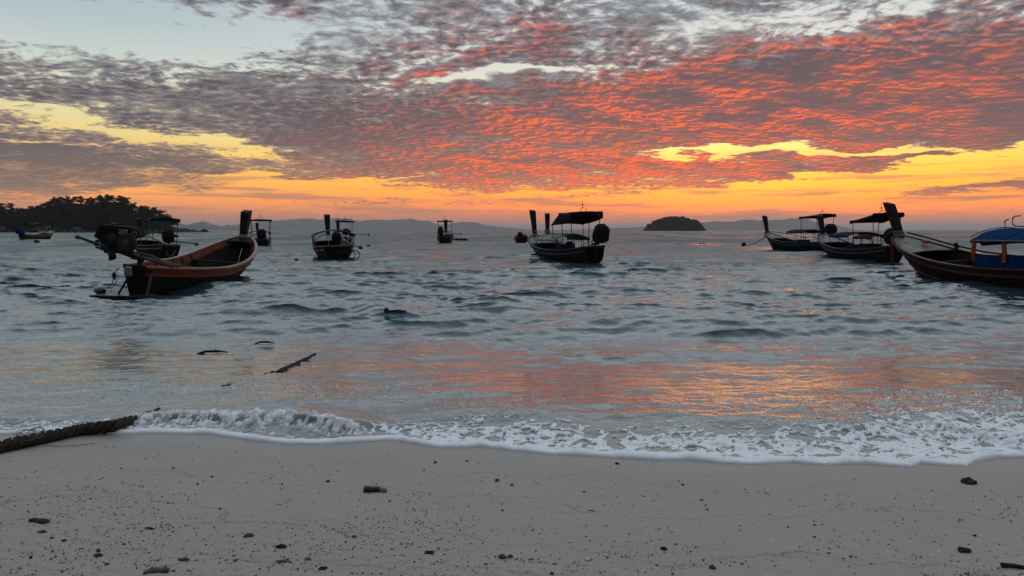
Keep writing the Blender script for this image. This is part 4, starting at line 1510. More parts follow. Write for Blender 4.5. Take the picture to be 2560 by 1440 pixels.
def bare_engine(root):
    """open diesel engine on a swivel at the stern, tail shaft swung up to the left"""
    Y0 = 19.7
    c = loc_of(root, at_y(286, 606, Y0))                 # middle of the engine
    right = loc_of(root, at_y(386, 606, Y0)) - c         # 100 photograph pixels to the right at that distance
    ex = right.normalized()                              # across the view
    ey = Vector((-ex.y, ex.x, 0))                        # away from the camera
    rot = Matrix((ex, ey, Vector((0, 0, 1)))).transposed()
    def W(x, y, z):
        return c + rot @ Vector((x, y, z))
    foot = Vector((-Ha.L / 2 + .25, 0, .60))
    MB().tube([foot, foot + Vector((0, 0, .35))], [.07, .055], 10).box(foot + Vector((0, 0, .36)), (.26, .34, .07)).build('swivel_mount', MAT['iron'], root)
    bed = MB()
    for dy in (-.13, .13):
        bed.tube([W(-.55, dy, -.26), W(.25, dy, -.36), W(.95, dy, -.48), W(1.5, dy + .1, -.60)], .032, 6)
    for x_ in (-.4, 0, .4, .8):
        bed.box(W(x_, 0, -.30 - .12 * (x_ + .4)), (.05, .30, .05), rot)
    bed.build('engine_bed', MAT['iron'], root)
    MB().box(W(-.02, 0, .02), (.60, .40, .44), rot).box(W(.03, 0, .25), (.42, .30, .12), rot).box(W(-.30, .03, -.08), (.26, .34, .30), rot).build('engine_block', MAT['iron'], root)
    fw = MB().disc(W(.34, -.27, -.06), ey, .25, .12, 24, .12).build('flywheel', MAT['iron'], root)
    MB().disc(W(.34, -.35, -.06), ey, .09, .06, 14).build('pulley', MAT['metal'], fw)
    MB().disc(W(-.06, -.27, .04), ey, .12, .07, 14).build('fan_pulley', MAT['iron'], root)
    tk = MB().box(W(.02, 0, .24), (.80, .46, .24), rot).build('fuel_tank', MAT['black'], root)
    MB().box(W(.20, -.236, .215), (.23, .008, .13), rot).build('sticker', MAT['sticker'], tk)
    ts = MB()
    for k, w in enumerate((.15, .10, .17)):      # rubbed print on the pale sticker
        ts.box(W(.19 + .015 * k, -.243, .245 - .032 * k), (w, .004, .014), rot)
    ts.build('sticker_print', MAT['black'], tk)
    side = MB().box(W(.50, -.06, .19), (.22, .34, .20), rot @ Matrix.Rotation(R(-16), 3, 'Y')).build('air_box', MAT['black'], root)
    MB().box(W(.50, -.236, .19), (.15, .008, .14), rot @ Matrix.Rotation(R(-16), 3, 'Y')).build('sticker', MAT['redsticker'], side)
    MB().box(W(.50, -.243, .195), (.08, .004, .05), rot @ Matrix.Rotation(R(-16), 3, 'Y')).build('sticker_print', MAT['redcloth'], side)
    MB().disc(W(-.20, .02, .38), (0, 0, 1), .06, .06, 12).build('filler_cap', MAT['metal'], tk)
    rad = MB().box(W(-.42, .02, .13), (.22, .42, .36), rot @ Matrix.Rotation(R(24), 3, 'Y'))
    for k in range(5):
        rad.box(W(-.54 - .03 * k + .06, .02, .0 + .07 * k), (.05, .38, .025), rot)
    rad.build('radiator', MAT['black'], root)
    MB().tube([W(-.35, -.15, -.05), W(-.50, -.2, -.10), W(-.52, -.2, -.22)], .045, 8).build('exhaust_pipe', MAT['iron'], root)
    MB().lump(W(-.22, -.08, -.24), (.20, .18, .14), 5, 9, .25, 6).build('gearbox', MAT['iron'], root)
    MB().box(W(.05, 0, -.26), (.50, .34, .14), rot).build('sump', MAT['iron'], root)
    for k in range(5):
        z = -.20 + .10 * k
        MB().tube([W(-.40, -.2, z), W(-.15, -.28 - .02 * (k % 2), z + .06), W(.15, -.22, z + .02)], .016, 6).build('hose', MAT['black'], root)
    a_ = loc_of(root, at_y(352, 655, Y0 + .2))
    b_ = loc_of(root, at_y(180, 609, Y0 - .6))
    sh = propeller(root, a_, b_, MAT['iron'], .03)
    MB().tube([a_.lerp(b_, .62) + Vector((0, 0, .035)), a_.lerp(b_, .97) + Vector((0, 0, .03))], .016, 6).build('water_pipe', MAT['metal'], sh)
    MB().lump(a_.lerp(b_, .50) + Vector((0, -.02, -.14)), (.12, .10, .13), 9, 9, .4, 6).build('shaft_guard', MAT['iron'], sh)
    t0, t1, t2 = loc_of(root, at_y(322, 640, Y0)), loc_of(root, at_y(400, 655, Y0 + .6)), loc_of(root, at_y(492, 668, Y0 + 2.6))
    MB().tube([t0, t1, t2], [.04, .030, .022], 7).build('tiller', MAT['iron'], root)
    t0, t1, t2 = loc_of(root, at_y(300, 632, Y0)), loc_of(root, at_y(365, 640, Y0 + .3)), loc_of(root, at_y(420, 660, Y0 + 1.2))
    MB().tube([t0, t1, t2], .03, 6).build('throttle_rod', MAT['metal'], root)


bare_engine(bA)

# --- boat B, white hull, left of centre behind the open boat
Hb = Hull(L=9.2, B=2.0, stern=.85, mid=.72, bow=1.5)
bB, _, pB = make_boat('longtail_boat', 'pale railed boat with a black sun roof, behind the engine of the red railed boat', (428, 646), (330, 634), H=Hb, hull='hull_dark', rail='rail_pale', post_top=2.6, lean=.4, roll=R(1.5), seed=2)
low_awning(bB, Hb, .26, .56, 1.42, MAT['paleblue'], 3, 21)
high_awning(bB, -3.3, -1.3, .86, 2.45, 2.42, .8, MAT['black'], False, 5)
covered_engine(bB, -3.9, 1.0, .85, .72, MAT['tarp'], 3)
propeller(bB, (-3.9, -.1, 1.05), (-5.3, -1.3, .95), MAT['iron'], .2)
MB().tube([(-4.5, -.3, .55), (-4.62, -.1, .2), (-4.6, .15, .12), (-4.52, .3, .4), (-4.5, .1, .62), (-4.5, -.3, .55)], .03, 6).build('fender_loop', MAT['palerope'], bB)

# --- boat C, hidden behind the engine
Hc = Hull(L=9.0, B=1.95, bow=1.35)
bC, _, pC = make_boat('longtail_boat', 'pale blue roofed boat mostly hidden behind the bare engine', (292, 612), (268, 604), H=Hc, hull='hull_dark', rail='rail_pale', post_top=2.75, lean=.35)
low_awning(bC, Hc, .22, .62, 1.55, MAT['paleblue'], 3, 31)
covered_engine(bC, -3.9, .95, .8, .7, MAT['tarp'], 4)
propeller(bC, (-3.9, .1, 1.0), (-5.0, 1.6, .9), MAT['iron'], .25)
high_awning(bC, -3.0, -1.6, .8, 2.45, 2.42, .8, MAT['black'], True, 15)
band(pC[1], pC[2], .12, .24, .03, 4).build('post_ribbon', MAT['rail_pale'], bC)

# --- boat D, far left under the headland
Hd = Hull(L=9.0, B=1.9, bow=1.75, mid=.85, stern=1.1)
bD, _, pD = make_boat('longtail_boat', 'reddish boat broadside under the headland, leftmost of all the boats', (54, 601.5), (143, 599.5), H=Hd, hull='red_hull', rail='rail_pale', post_top=3.35, lean=.55)
low_awning(bD, Hd, .36, .62, 1.50, MAT['paleblue'], 3, 41)
high_awning(bD, -3.6, -.4, .85, 2.85, 2.80, .8, MAT['black'], True, 6)
covered_engine(bD, -4.7, 1.05, 1.1, 1.2, MAT['blue'], 6)
MB().lump((-.6, -.3, .72), (.7, .3, .22), 8).build('orange_bundle', MAT['orangecloth'], bD)
band(pD[1], pD[2], .10, .2, .04, 7).build('post_ribbon', MAT['redcloth'], bD)

# --- boat E, behind the bow post of the open boat
He = Hull(L=9.0, B=2.0, stern=.85)
bE, _, pE = make_boat('longtail_boat', 'dark boat seen from astern, touching the tall bow post of the red railed boat', (656, 621), (634, 612), H=He, rail='rail_brown', post_top=2.5, lean=.4)
low_awning(bE, He, .30, .6, 1.50, MAT['paleblue'], 3, 51)
high_awning(bE, -3.2, -1.4, 1.0, 2.72, 2.70, .8, MAT['black'], True, 7)
covered_engine(bE, -3.8, .9, .95, .95, MAT['bluetarp'], 8)
MB().lump((-4.3, -.7, .25), (.16, .16, .14), 12).build('fender', MAT['white'], bE)

# --- boat F, left of centre, seen from astern
Hf = Hull(L=9.2, B=2.35, stern=.86, mid=.74, bow=1.5, stern_w=.62)
bF, _, pF = make_boat('longtail_boat', 'broad boat with pale rails and pale blue awning, stern towards us, left of centre', (846, 651), (818, 636), H=Hf, hull='black', rail='rail_pale', post_th=(.20, .38), post_top=2.80, lean=.30, roll=R(-1.5))
low_awning(bF, Hf, .26, .66, 1.44, MAT['paleblue'], 4, 61, half=1.24, crown=.30)
covered_engine(bF, -3.9, .92, .72, .62, MAT['bluetarp'], 9, -.1)
propeller(bF, (-4.0, -.15, .95), (-5.0, -1.25, .75), MAT['iron'], .22)
MB().lump((-4.2, -.35, .86), (.22, .2, .2), 14).build('orange_bundle', MAT['orangecloth'], bF)
for q, (yy, r_) in enumerate(((-.55, .42), (-.9, .34), (-.25, .3))):
    MB().tube([(-4.55 - .04 * q, yy + r_ * math.cos(w_ * .6), .28 + r_ * .8 * math.sin(w_ * .6)) for w_ in range(11)], .035, 7, False).build('fender_loop', MAT['rope'], bF)
MB().lump((-3.2, .7, .62), (.25, .3, .2), 15).build('rope_heap', MAT['rope'], bF)
MB().tube([(-4.2, -.5, 1.0), (-4.4, -.72, 1.28)], .03, 6).tube([(-4.2, -.42, .98), (-4.45, -.66, 1.2)], .03, 6).build('exhaust_pipe', MAT['white'], bF)

# --- boat G, just behind F
Hg = Hull(L=9.0, B=1.9)
bG, _, pG = make_boat('longtail_boat', 'boat with black sun roof and three aerials, half hidden behind the broad boat', (868, 611), (810, 603), H=Hg, post_th=(.26, .42), post_top=3.05, lean=.35)
low_awning(bG, Hg, .34, .66, 1.65, MAT['white'], 3, 71)
high_awning(bG, -3.5, -1.3, 1.02, 2.86, 2.78, .8, MAT['black'], True, 8)
for yy in (-.9, .85):
    MB().tube([(-2.2, yy, 2.9), (-2.2, yy, 3.5)], .012, 5).build('aerial', MAT['pipe'], bG)
MB().box((-2.4, 0, 3.1), (1.6, 1.5, .04)).build('roof_panel', MAT['black'], bG)
covered_engine(bG, -3.7, 1.2, .7, 1.0, MAT['tarp'], 10)
propeller(bG, (-3.8, -.3, 1.35), (-5.2, -2.5, 1.2), MAT['iron'], .3)

# --- boat H, small, centre
Hh = Hull(L=9.0, B=2.3, stern=.9, mid=.8, bow=1.5, stern_w=.62)
bH, _, pH = make_boat('longtail_boat', 'small dark boat alone on the open water left of centre, stern towards us', (1112, 608), (1118, 602), H=Hh, rail='rail_pale', post_top=3.15, lean=.2, post_w=(.5, .8), post_th=(.32, .52))
high_awning(bH, -3.3, -1.6, 1.05, 2.95, 2.92, .8, MAT['black'], True, 9)
covered_engine(bH, -4.0, 1.0, 1.2, .80, MAT['tarp'], 11, 0, .55)
propeller(bH, (-3.9, -.2, 1.2), (-5.2, -2.1, 1.3), MAT['iron'], .25)
low_awning(bH, Hh, .42, .62, 1.45, MAT['white'], 2, 72, rails=False)
band(pH[1], pH[2], .2, .34, .05, 7).build('post_ribbon', MAT['orangecloth'], bH)

# --- boat I, centre
Hi = Hull(L=9.6, B=2.0, stern=.92, mid=.66, bow=1.42, stern_w=.55)
bI, _, pI = make_boat('longtail_boat', 'dark boat with tilted black sun roof and covered engine, middle of the bay', (1486, 661), (1343, 645), H=Hi, hull='hull_dark', rail='rail_blue', post_top=2.98, lean=.40, roll=R(-2.0), post_w=(.22, .46))
low_awning(bI, Hi, .30, .66, 1.28, MAT['white'], 4, 81, crown=.26)
high_awning(bI, -3.95, -2.2, .92, 2.63, 2.63, .85, MAT['tarp'], True, 10)
rows = []
for x_, zt, zb in ((-3.9, 2.60, 2.34), (-3.2, 2.62, 2.22), (-2.4, 2.64, 2.12), (-2.2, 2.62, 2.10), (-1.45, 2.30, 2.05), (-1.05, 2.08, 2.00)):
    rows.append([Vector((x_, -.93, zb)), Vector((x_, -.94, (zt + zb) / 2)), Vector((x_, -.90, zt - .02)), Vector((x_, 0, zt + .05)), Vector((x_, .90, zt - .02)), Vector((x_, .94, (zt + zb) / 2)), Vector((x_, .93, zb)),
                 Vector((x_, .90, zb)), Vector((x_, .88, zt - .05)), Vector((x_, 0, zt + .02)), Vector((x_, -.88, zt - .05)), Vector((x_, -.90, zb))])
MB().loft(rows).build('roof_curtain', MAT['tarp'], bI)
for sy in (-1, 1):
    MB().tube([(-1.25, sy * .9, .75), (-1.2, sy * .9, 2.04)], .02, 6).build('roof_post', MAT['pipe'], bI)
covered_engine(bI, -5.0, 1.08, .95, .80, MAT['tarp'], 12, -.10, -.30)
band(pI[1], pI[2], .16, .27, .06, 8).build('post_garland', MAT['palerope'], bI)
band(pI[1], pI[2], .30, .38, .035, 9).build('post_ribbon', MAT['orangecloth'], bI)
cloth_tail(pI[1](.16) + Vector((-.05, .10, 0)), .42, .16, 3).build('ribbon_tail', MAT['redcloth'], bI)
fl = MB().tube([(-4.2, -.4, 2.1), (-4.35, -.45, 2.75)], .012, 5).build('flag_pole', MAT['pipe'], bI)
rows = []
for i in range(6):
    x_ = -4.35 - .07 * i
    rows.append([Vector((x_, -.45 + .03 * math.sin(i * 1.4), 2.70 - .02 * i)), Vector((x_, -.44 + .03 * math.sin(i * 1.4), 2.70 - .02 * i)), Vector((x_, -.44 + .03 * math.sin(i * 1.4 + .6), 2.44 - .03 * i)), Vector((x_, -.45 + .03 * math.sin(i * 1.4 + .6), 2.44 - .03 * i))])
MB().loft(rows).build('flag', MAT['redcloth'], fl)
for q, r_ in enumerate((.42, .34, .5)):
    MB().tube([(-4.72 - .05 * q, -.30 + .25 * q + r_ * .6 * math.cos(w_ * .63), .52 + r_ * math.sin(w_ * .63)) for w_ in range(11)], .028, 6, False).build('rope_loop', MAT['rope'], bI)
MB().box((.1, -.45, .62), (1.5, .05, .42)).build('blue_side_cloth', MAT['blue'], bI)
MB().lump((-2.2, .35, .78), (.5, .3, .35), 18).build('cargo_bundle', MAT['tarp'], bI)

# --- boat J, behind I: post, awning edge
Hj = Hull(L=9.0, B=1.9)
bJ, _, pJ = make_boat('longtail_boat', 'boat hidden behind the middle boat, only its bow post showing', (1386, 628), (1362, 619), H=Hj, post_top=3.30, lean=.35, post_w=(.3, .5), post_th=(.28, .46))
band(pJ[1], pJ[2], .25, .38, .06, 10).build('post_garland', MAT['palerope'], bJ)
low_awning(bJ, Hj, .3, .6, 1.35, MAT['white'], 2, 91, rails=False)

# --- L1 and L2, right
H1 = Hull(L=9.2, B=1.9, stern=.85, mid=.66, bow=1.55)
b1, _, p1_ = make_boat('longtail_boat', 'blue awning boat with red ribboned bow post, farthest boat right of the round islet', (2080, 629), (1912, 622), H=H1, hull='hull_dark', rail='rail_blue', post_top=3.05, lean=.55, post_w=(.24, .46))
low_awning(b1, H1, .26, .52, 1.62, MAT['blue'], 3, 101)
high_awning(b1, -3.9, -1.4, .86, 2.82, 3.0, .85, MAT['tarp'], True, 11)
covered_engine(b1, -4.35, 1.45, .8, .85, MAT['tarp'], 13)
band(p1_[1], p1_[2], .16, .26, .05, 11).build('post_rope', MAT['palerope'], b1)
band(p1_[1], p1_[2], .28, .42, .05, 12).build('post_ribbon', MAT['redcloth'], b1)
MB().tube([(4.2, .1, 1.6), (2.9, -.25, 1.55), (1.0, -.5, 1.3), (-.6, -.6, 1.1)], .03, 6).build('bow_line', MAT['rope'], b1)
MB().box((-.2, -.5, .72), (1.9, .05, .40)).build('blue_side_cloth', MAT['blue'], b1)

H2 = Hull(L=9.3, B=1.95, stern=.9, mid=.64, bow=1.5)
b2, _, p2_ = make_boat('longtail_boat', 'dark boat with blue awning and black sun roof, beside the bow of the biggest boat', (2238, 657), (2036, 640), H=H2, hull='hull_dark', rail='rail_blue', post_top=2.72, lean=.55, roll=R(-1.5), post_w=(.24, .42))
low_awning(b2, H2, .36, .64, 1.46, MAT['blue'], 3, 111)
low_awning(b2, H2, .10, .34, 1.40, MAT['tarp'], 3, 113, rails=False, crown=.12)
high_awning(b2, -3.9, -1.2, .86, 2.26, 2.62, .85, MAT['tarp'], True, 12)
covered_engine(b2, -4.5, 1.0, .86, .9, MAT['tarp'], 15)
band(p2_[1], p2_[2], .10, .26, .05, 13).build('post_rope', MAT['palerope'], b2)
MB().box((-2.0, .1, .70), (1.3, .8, .55)).build('engine_box', MAT['black'], b2)
for xx in (.4, 1.4):
    MB().box((xx, -.40, .66), (.35, .05, .40)).build('blue_seat_back', MAT['blue'], b2)

# --- M, the big boat at the right edge
Hm = Hull(L=10.4, B=2.15, stern=.85, mid=.62, bow=1.55, draft=.3, rake=1.5)
sM, bMp = at(2305, 692), None
dM = Vector((-.10, .995, 0))
sternM = Vector((sM.x, sM.y, 0)) - dM * (Hm.L - Hm.rake)
d_ = sternM
pxs_ = 1280 + F_PX * sternM.x / (sternM.y * math.cos(PITCH) + CAM_H * math.sin(PITCH))


def boat_from_world(name, label, stern, heading, **kw):
    r_, h_, p_ = make_boat(name, label, (1280, 700), (1280, 690), **kw)
    u = Vector(heading).normalized()
    c = Vector(stern) + u * (h_.L / 2)
    r_.location = (c.x, c.y, 0)
    r_.rotation_euler.z = math.atan2(u.y, u.x)
    return r_, h_, p_


bM, _, pM = boat_from_world('longtail_boat', 'big dark red boat with a blue roof, cut off by the right edge', sternM, dM, H=Hm, hull='red_hull', rail='rail_brown', post_top=2.82, lean=.75, post_th=(.14, .22), post_w=(.36, .48), roll=R(-4.0))
xr0, xr1, hwr = -5.0, -.25, 1.05
awning(xr0, xr1, hwr, 1.56, 1.50, .30, .0, .06, 121, 14, 10, .03).build('roof', MAT['blue'], bM)
for k in range(5):
    xx = xr1 - .12 - 1.22 * k
    for sy in (-1, 1):
        b = Hm.top(.5, sy)
        tt = (xx + Hm.L / 2) / Hm.L
        b = Hm.top(tt, sy, .04)
        MB().tube([b, (xx, sy * hwr * .96, 1.56)], .030, 7).build('roof_post', MAT['pipe'], bM)
for sy in (-1, 1):
    MB().tube([(xr0, sy * hwr, 1.52), (xr1, sy * hwr, 1.49)], .028, 6).build('roof_edge', MAT['rail_pale'], bM)
for k in range(4):
    xx = xr0 + .4 + 1.45 * k
    MB().tube([(xx, -hwr + 2 * hwr * q / 10, 1.60 + .235 * (1 - (2 * q / 10 - 1) ** 2)) for q in range(11)], .016, 5).build('roof_hoop', MAT['pipe'], bM)
for xx, lab in ((-.40, 'orange'), (-1.62, 'orange'), (-2.84, 'orange')):
    cloth_tail((xx, hwr * .99, 1.46), .62, .17, int(xx * 7) + 20, .03).build('orange_life_jacket', MAT['orangecloth'], bM)
# blue side cloth laced along the rail
for sy in (-1, 1):
    rows = []
    for i in range(15):
        xx = -.35 - 4.4 * i / 14
        tt = (xx + Hm.L / 2) / Hm.L
        b = Hm.top(tt, sy, .05)
        w_ = .015 * math.sin(i * 1.9)
        rows.append([Vector((xx, b.y + w_, b.z + .02)), Vector((xx, b.y + w_ - sy * .02, b.z + .02)), Vector((xx, b.y * .98 - sy * .02 - w_, b.z + .44)), Vector((xx, b.y * .98 - w_, b.z + .44))])
    MB().loft(rows).build('blue_side_cloth', MAT['blue'], bM)
MB().tube([(-.05, .5, 1.36), (-.10, -1.05, 1.36)], .085, 9).build('rolled_tarpaulin', MAT['tarp'], bM)
# bent tube rails on the roof
for yy in (-.75, .15):
    MB().tube([(-.62, yy, 1.78), (-.60, yy, 2.02), (-.66, yy, 2.08), (-.74, yy, 2.09)], .02, 6).build('roof_handrail', MAT['pipe'], bM)
    MB().tube([(-1.25, yy, 2.20), (-1.0, yy, 2.19), (-.92, yy, 2.12), (-.92, yy, 1.94), (-1.05, yy, 1.88), (-1.9, yy, 1.86), (-4.6, yy, 1.86)], .02, 6).build('roof_handrail', MAT['pipe'], bM)
MB().tube([(-2.0, -.72, 1.84), (-1.92, -.72, 2.52), (-2.0, -.70, 2.62), (-2.9, -.62, 2.64), (-3.0, -.62, 2.5), (-3.05, -.62, 1.86)], .026, 7).build('roof_arch', MAT['pipe'], bM)
MB().tube([(-1.93, -.72, 2.45), (-2.2, -.66, 2.15), (-2.5, -.66, 1.86)], .022, 6).build('roof_stay', MAT['pipe'], bM)
for k in range(6):
    MB().box((-1.7 - .5 * k, -.25, 1.885), (.09, 1.1, .03)).build('rack_slat', MAT['pipe'], bM)
band(pM[1], pM[2], .10, .20, .06, 14).build('post_rope', MAT['palerope'], bM)
band(pM[1], pM[2], .22, .30, .045, 15).build('post_rope', MAT['palerope'], bM)
band(pM[1], pM[2], .31, .36, .05, 16).build('post_rope', MAT['palerope'], bM)
MB().lump((3.75, -.25, 1.30), (.26, .14, .06), 31).build('orange_deck_cloth', MAT['orangecloth'], bM)
MB().box((2.9, -.80, 1.12), (.10, .10, .22), Matrix.Rotation(R(14), 3, 'Y')).build('deck_bitt', MAT['dark_wood'], bM)
MB().tube([(4.6, -.05, 1.66), (4.0, -.55, 1.40), (3.1, -.85, 1.14), (1.8, -1.0, .92), (.2, -1.08, .80)], .035, 6).build('bow_line', MAT['rope'], bM)
MB().tube([(4.2, .72, 1.34), (4.15, .82, .9), (4.1, .84, .3), (4.1, .84, -.1)], .016, 6).build('hanging_line', MAT['rope'], bM)
cloth_tail((5.16, .20, 1.48), 1.10, .15, 5, .03).build('bow_ribbon', MAT['redcloth'], bM)
cloth_tail((5.24, .14, 1.42), .85, .10, 7, .03).build('bow_ribbon', MAT['blue'], bM)
MB().tube([Hm.pt(t, .46, 1) + Vector((0, .012, 0)) for t in (.985, .95, .9, .84, .78, .7, .62, .5)], .014, 5).build('waterline_stripe', MAT['rail_pale'], bM)
MB().box((.6, .62, .34), (3.2, .35, .05)).build('side_bench', MAT['deck'], bM)

# --- the small covered boat left of I
Hs = Hull(L=5.2, B=2.0, stern=.75, mid=.70, bow=1.05, rake=.7, stern_w=.6)
bS, _, _x = make_boat('covered_boat', 'small dark covered boat low in the water just left of the middle boat', (1306, 607), (1296, 603.5), H=Hs, hull='red_hull', rail='rail_brown', post=False, ribs=False)
MB().lump((-.4, 0, .82), (1.7, .8, .42), 41, 14, .16, 8).build('tarpaulin', MAT['tarp'], bS)
MB().lump((-1.5, .3, 1.22), (.35, .35, .26), 42).build('net_heap', MAT['rope'], bS)
MB().tube([(-2.6, .8, .75), (-2.85, .95, .45), (-2.8, .9, .05)], .07, 7).build('stern_fender', MAT['rope'], bS)

# --- dinghy beside boat H
c = at(1152, 603)
dg = empty('inflatable_dinghy', (c.x, c.y, 0), (0, 0, R(8)))
tag(dg, 'dark inflatable dinghy lying beside the small boat alone on the water', 'dinghy')
ring = [(.95 * math.cos(a) * (1.0 if abs(math.cos(a)) < .8 else .96), .55 * math.sin(a), .22) for a in [2 * math.pi * q / 20 for q in range(21)]]
MB().tube(ring, .22, 9, False).build('tube', MAT['black'], dg, smooth=True)
MB().box((0, 0, .10), (1.5, .8, .06)).build('floor', MAT['tarp'], dg)
MB().box((.1, 0, .42), (.25, .95, .05)).build('seat', MAT['dark_wood'], dg)

# ------------------------------------------------------------------ ropes, buoys and flotsam
def rope_strands(pts, r, pitch, mat, parent, name='strand', n=3, ns=7, fuzz=0.0, seed=0):
    """laid rope: strands twisted round a path"""
    P = [Vector(p) for p in pts]
    L = [0.0]
    for a, b in zip(P, P[1:]):
        L.append(L[-1] + (b - a).length)
    rr = random.Random(seed)
    tot = L[-1]
    steps = max(8, int(tot / (pitch / 9)))
    cen, tan = [], []
    Ls = np.array(L)
    xs = [np.array([p[i] for p in P]) for i in range(3)]
    q = np.linspace(0, tot, steps + 1)
    C = np.stack([np.interp(q, Ls, x_) for x_ in xs], 1)
    for k in range(n):
        path, rad = [], []
        for i in range(steps + 1):
            t = Vector(C[min(i + 1, steps)] - C[max(i - 1, 0)]).normalized()
            a = t.cross(Vector((0, 0, 1))).normalized()
            b = a.cross(t)
            w = 2 * math.pi * (q[i] / pitch + k / n)
            path.append(Vector(C[i]) + (a * math.cos(w) + b * math.sin(w)) * r * .62)
            rad.append(r * .50 * (1 + fuzz * rr.uniform(-1, 1)))
        MB().tube(path, rad, ns).build(name, mat, parent)


# the thick old mooring rope: on the sand at the left, then awash out to the middle boat
rp = [(-520, 1255), (-260, 1195), (-120, 1160), (0, 1131), (60, 1118), (120, 1105), (200, 1087), (290, 1064), (345, 1051), (400, 1034)]
pts = []
for i, (x_, y_) in enumerate(rp):
    p = on_sand(x_, y_)
    p.z += .040
    if x_ > 280:
        for _ in range(4):
            zz_ = max(float(sand_z(p.x, p.y)) + .04, sea_z(p.x, p.y) + (.03 if x_ < 370 else -.04))
            p = at(x_, y_, min(zz_, .12))
    pts.append(p)
o_rope = empty('mooring_rope', tuple(on_sand(60, 1118)))
tag(o_rope, 'thick dark weed grown rope from the sand at the left out into the sea', 'rope')
base = Vector(o_rope.location)
rope_strands([p - base for p in pts], .052, .20, MAT['rope'], o_rope, 'strand', 3, 8, .10, 1)
fz = MB()
rr = random.Random(5)
for i in range(len(pts) - 1):
    a, b = pts[i], pts[i + 1]
    if i < 2:
        continue
    for k in range(int((b - a).length * 90)):
        w = rr.uniform(0, 6.28)
        q = a.lerp(b, rr.random()) - base + Vector((0, math.cos(w) * .052, math.sin(w) * .055))
        s_ = rr.uniform(.004, .011)
        fz.lump(q, (s_ * 1.3, s_, s_), rr.randrange(999), 5, .3, 3)
fz.build('weed_growth', MAT['rope'], o_rope)['kind'] = 'stuff'
sea_pts = [(400, 1034, -.02), (460, 1008, -.09), (540, 978, -.03), (570, 968, .0), (620, 952, -.06), (665, 940, .0), (700, 930, .026), (735, 914, .022), (780, 893, .006), (822, 872, -.01), (880, 845, -.09),
           (940, 812, -.04), (962, 804, -.02), (990, 799, -.02), (1010, 790, -.015), (1030, 778, -.02), (1048, 764, -.03), (1075, 752, -.06), (1120, 742, -.07), (1150, 734, .0), (1180, 722, .0), (1210, 700, -.06), (1300, 668, -.06), (1345, 648, .05)]
sp = []
for x_, y_, off in sea_pts:
    p = at(x_, y_, .03)
    for _ in range(4 if x_ < 880 else 1):
        p = at(x_, y_, sea_z(p.x, p.y) + off - (.024 if x_ < 1300 else 0))
    p.z = min(p.z, sea_z(p.x, p.y) + off)
    sp.append(p - base)
rope_strands(sp, .034, .26, MAT['rope'], o_rope, 'strand', 3, 6, .25, 2)

tg = empty('fishing_line_tangle', tuple(on_sand(100, 1110)))
tag(tg, 'tangle of thin pale line caught on the thick rope', 'string')
rr = random.Random(9)
for k in range(7):
    c0 = Vector((rr.uniform(-.05, .10), rr.uniform(-.03, .02), .07))
    a_, b_ = rr.uniform(.05, .12), rr.uniform(.02, .05)
    ph = rr.uniform(0, 6.28)
    MB().tube([c0 + Vector((a_ * math.cos(w * .55 + ph), -.05 - .01 * k + .02 * math.sin(w), .02 + b_ * math.sin(w * .55 + ph) + .02)) for w in range(11)], .0026, 5).build('loop', MAT['palerope'], tg)
MB().tube([(.08, -.07, .01), (.22, -.10, .012), (.36, -.07, .012), (.46, -.02, .012)], .003, 5).build('loose_end', MAT['palerope'], tg)


def buoy(px, py, r, label, mat='buoy', squash=.8, seed=0, knob=True):
    p = at(px, py, .02)
    for _ in range(3):
        p = at(px, py, sea_z(p.x, p.y))
    z = sea_z(p.x, p.y)
    o = empty('buoy', (p.x, p.y, z))
    tag(o, label, 'buoy', 'mooring buoys')
    MB().lump((0, 0, r * .25), (r, r, r * squash), seed, 12, .07, 8).build('float', MAT[mat], o, smooth=True)
    if knob:
        MB().tube([(r * .3, 0, r * .9 * squash), (r * .42, 0, r * 1.25 * squash), (r * .55, 0, r * .8 * squash)], r * .09, 6).build('eye', MAT['rope'], o)
    return o


buoy(741, 653, .13, 'small dark round buoy left of the broad pale railed boat', seed=3)
buoy(921, 618, .22, 'dark buoy right of the broad pale railed boat', seed=4)
buoy(92, 612, .35, 'small dark buoy below the leftmost boat', seed=5)
buoy(2250, 687, .19, 'large weedy buoy off the bow of the biggest boat', seed=6)
buoy(2233, 690, .10, 'smaller outer buoy on the line of the biggest boat', seed=7)
buoy(2268, 687, .07, 'tiny buoy nearest the stem of the biggest boat', seed=8)
buoy(1859, 618, .26, 'dark float at the end of the anchor line right of the islet', seed=9)
for q, (x_, n_) in enumerate(((1697, 'left'), (1704, 'left'), (1752, 'right'), (1760, 'right'))):
    buoy(x_, 610.5, .16, 'tiny dark buoy of the %s pair on the open water below the islet' % n_, seed=20 + q, knob=False)


def line(name, label, a, b, sag, r, mat='rope', n=12):
    a, b = Vector(a), Vector(b)
    o = empty(name, tuple(b))
    tag(o, label, 'rope')
    pts_ = [a.lerp(b, k / n) - b + Vector((0, 0, -sag * 4 * (k / n) * (1 - k / n))) for k in range(n + 1)]
    MB().tube(pts_, r, 6).build('line', MAT[mat], o)
    MB().lump(pts_[0] * .995, (r * 2.2, r * 2.2, r * 2.6), 3, 8, .2, 5).build('knot', MAT[mat], o)
    return o


line('anchor_line', 'anchor line from the red ribboned bow post down to its float', at_y(1912, 592, at(1915, 623).y + .6), at(1859, 618) + Vector((0, 0, .2)), .25, .035)
line('anchor_line', 'short mooring line slanting from the bow of the boat beside the biggest boat', at_y(2062, 628, at(2068, 637).y + .3), at(2028, 636), .12, .03)
line('anchor_line', 'line from the stem of the biggest boat to its buoys', at_y(2300, 681, at(2303, 691).y), at(2250, 686) + Vector((0, 0, .1)), .06, .022)

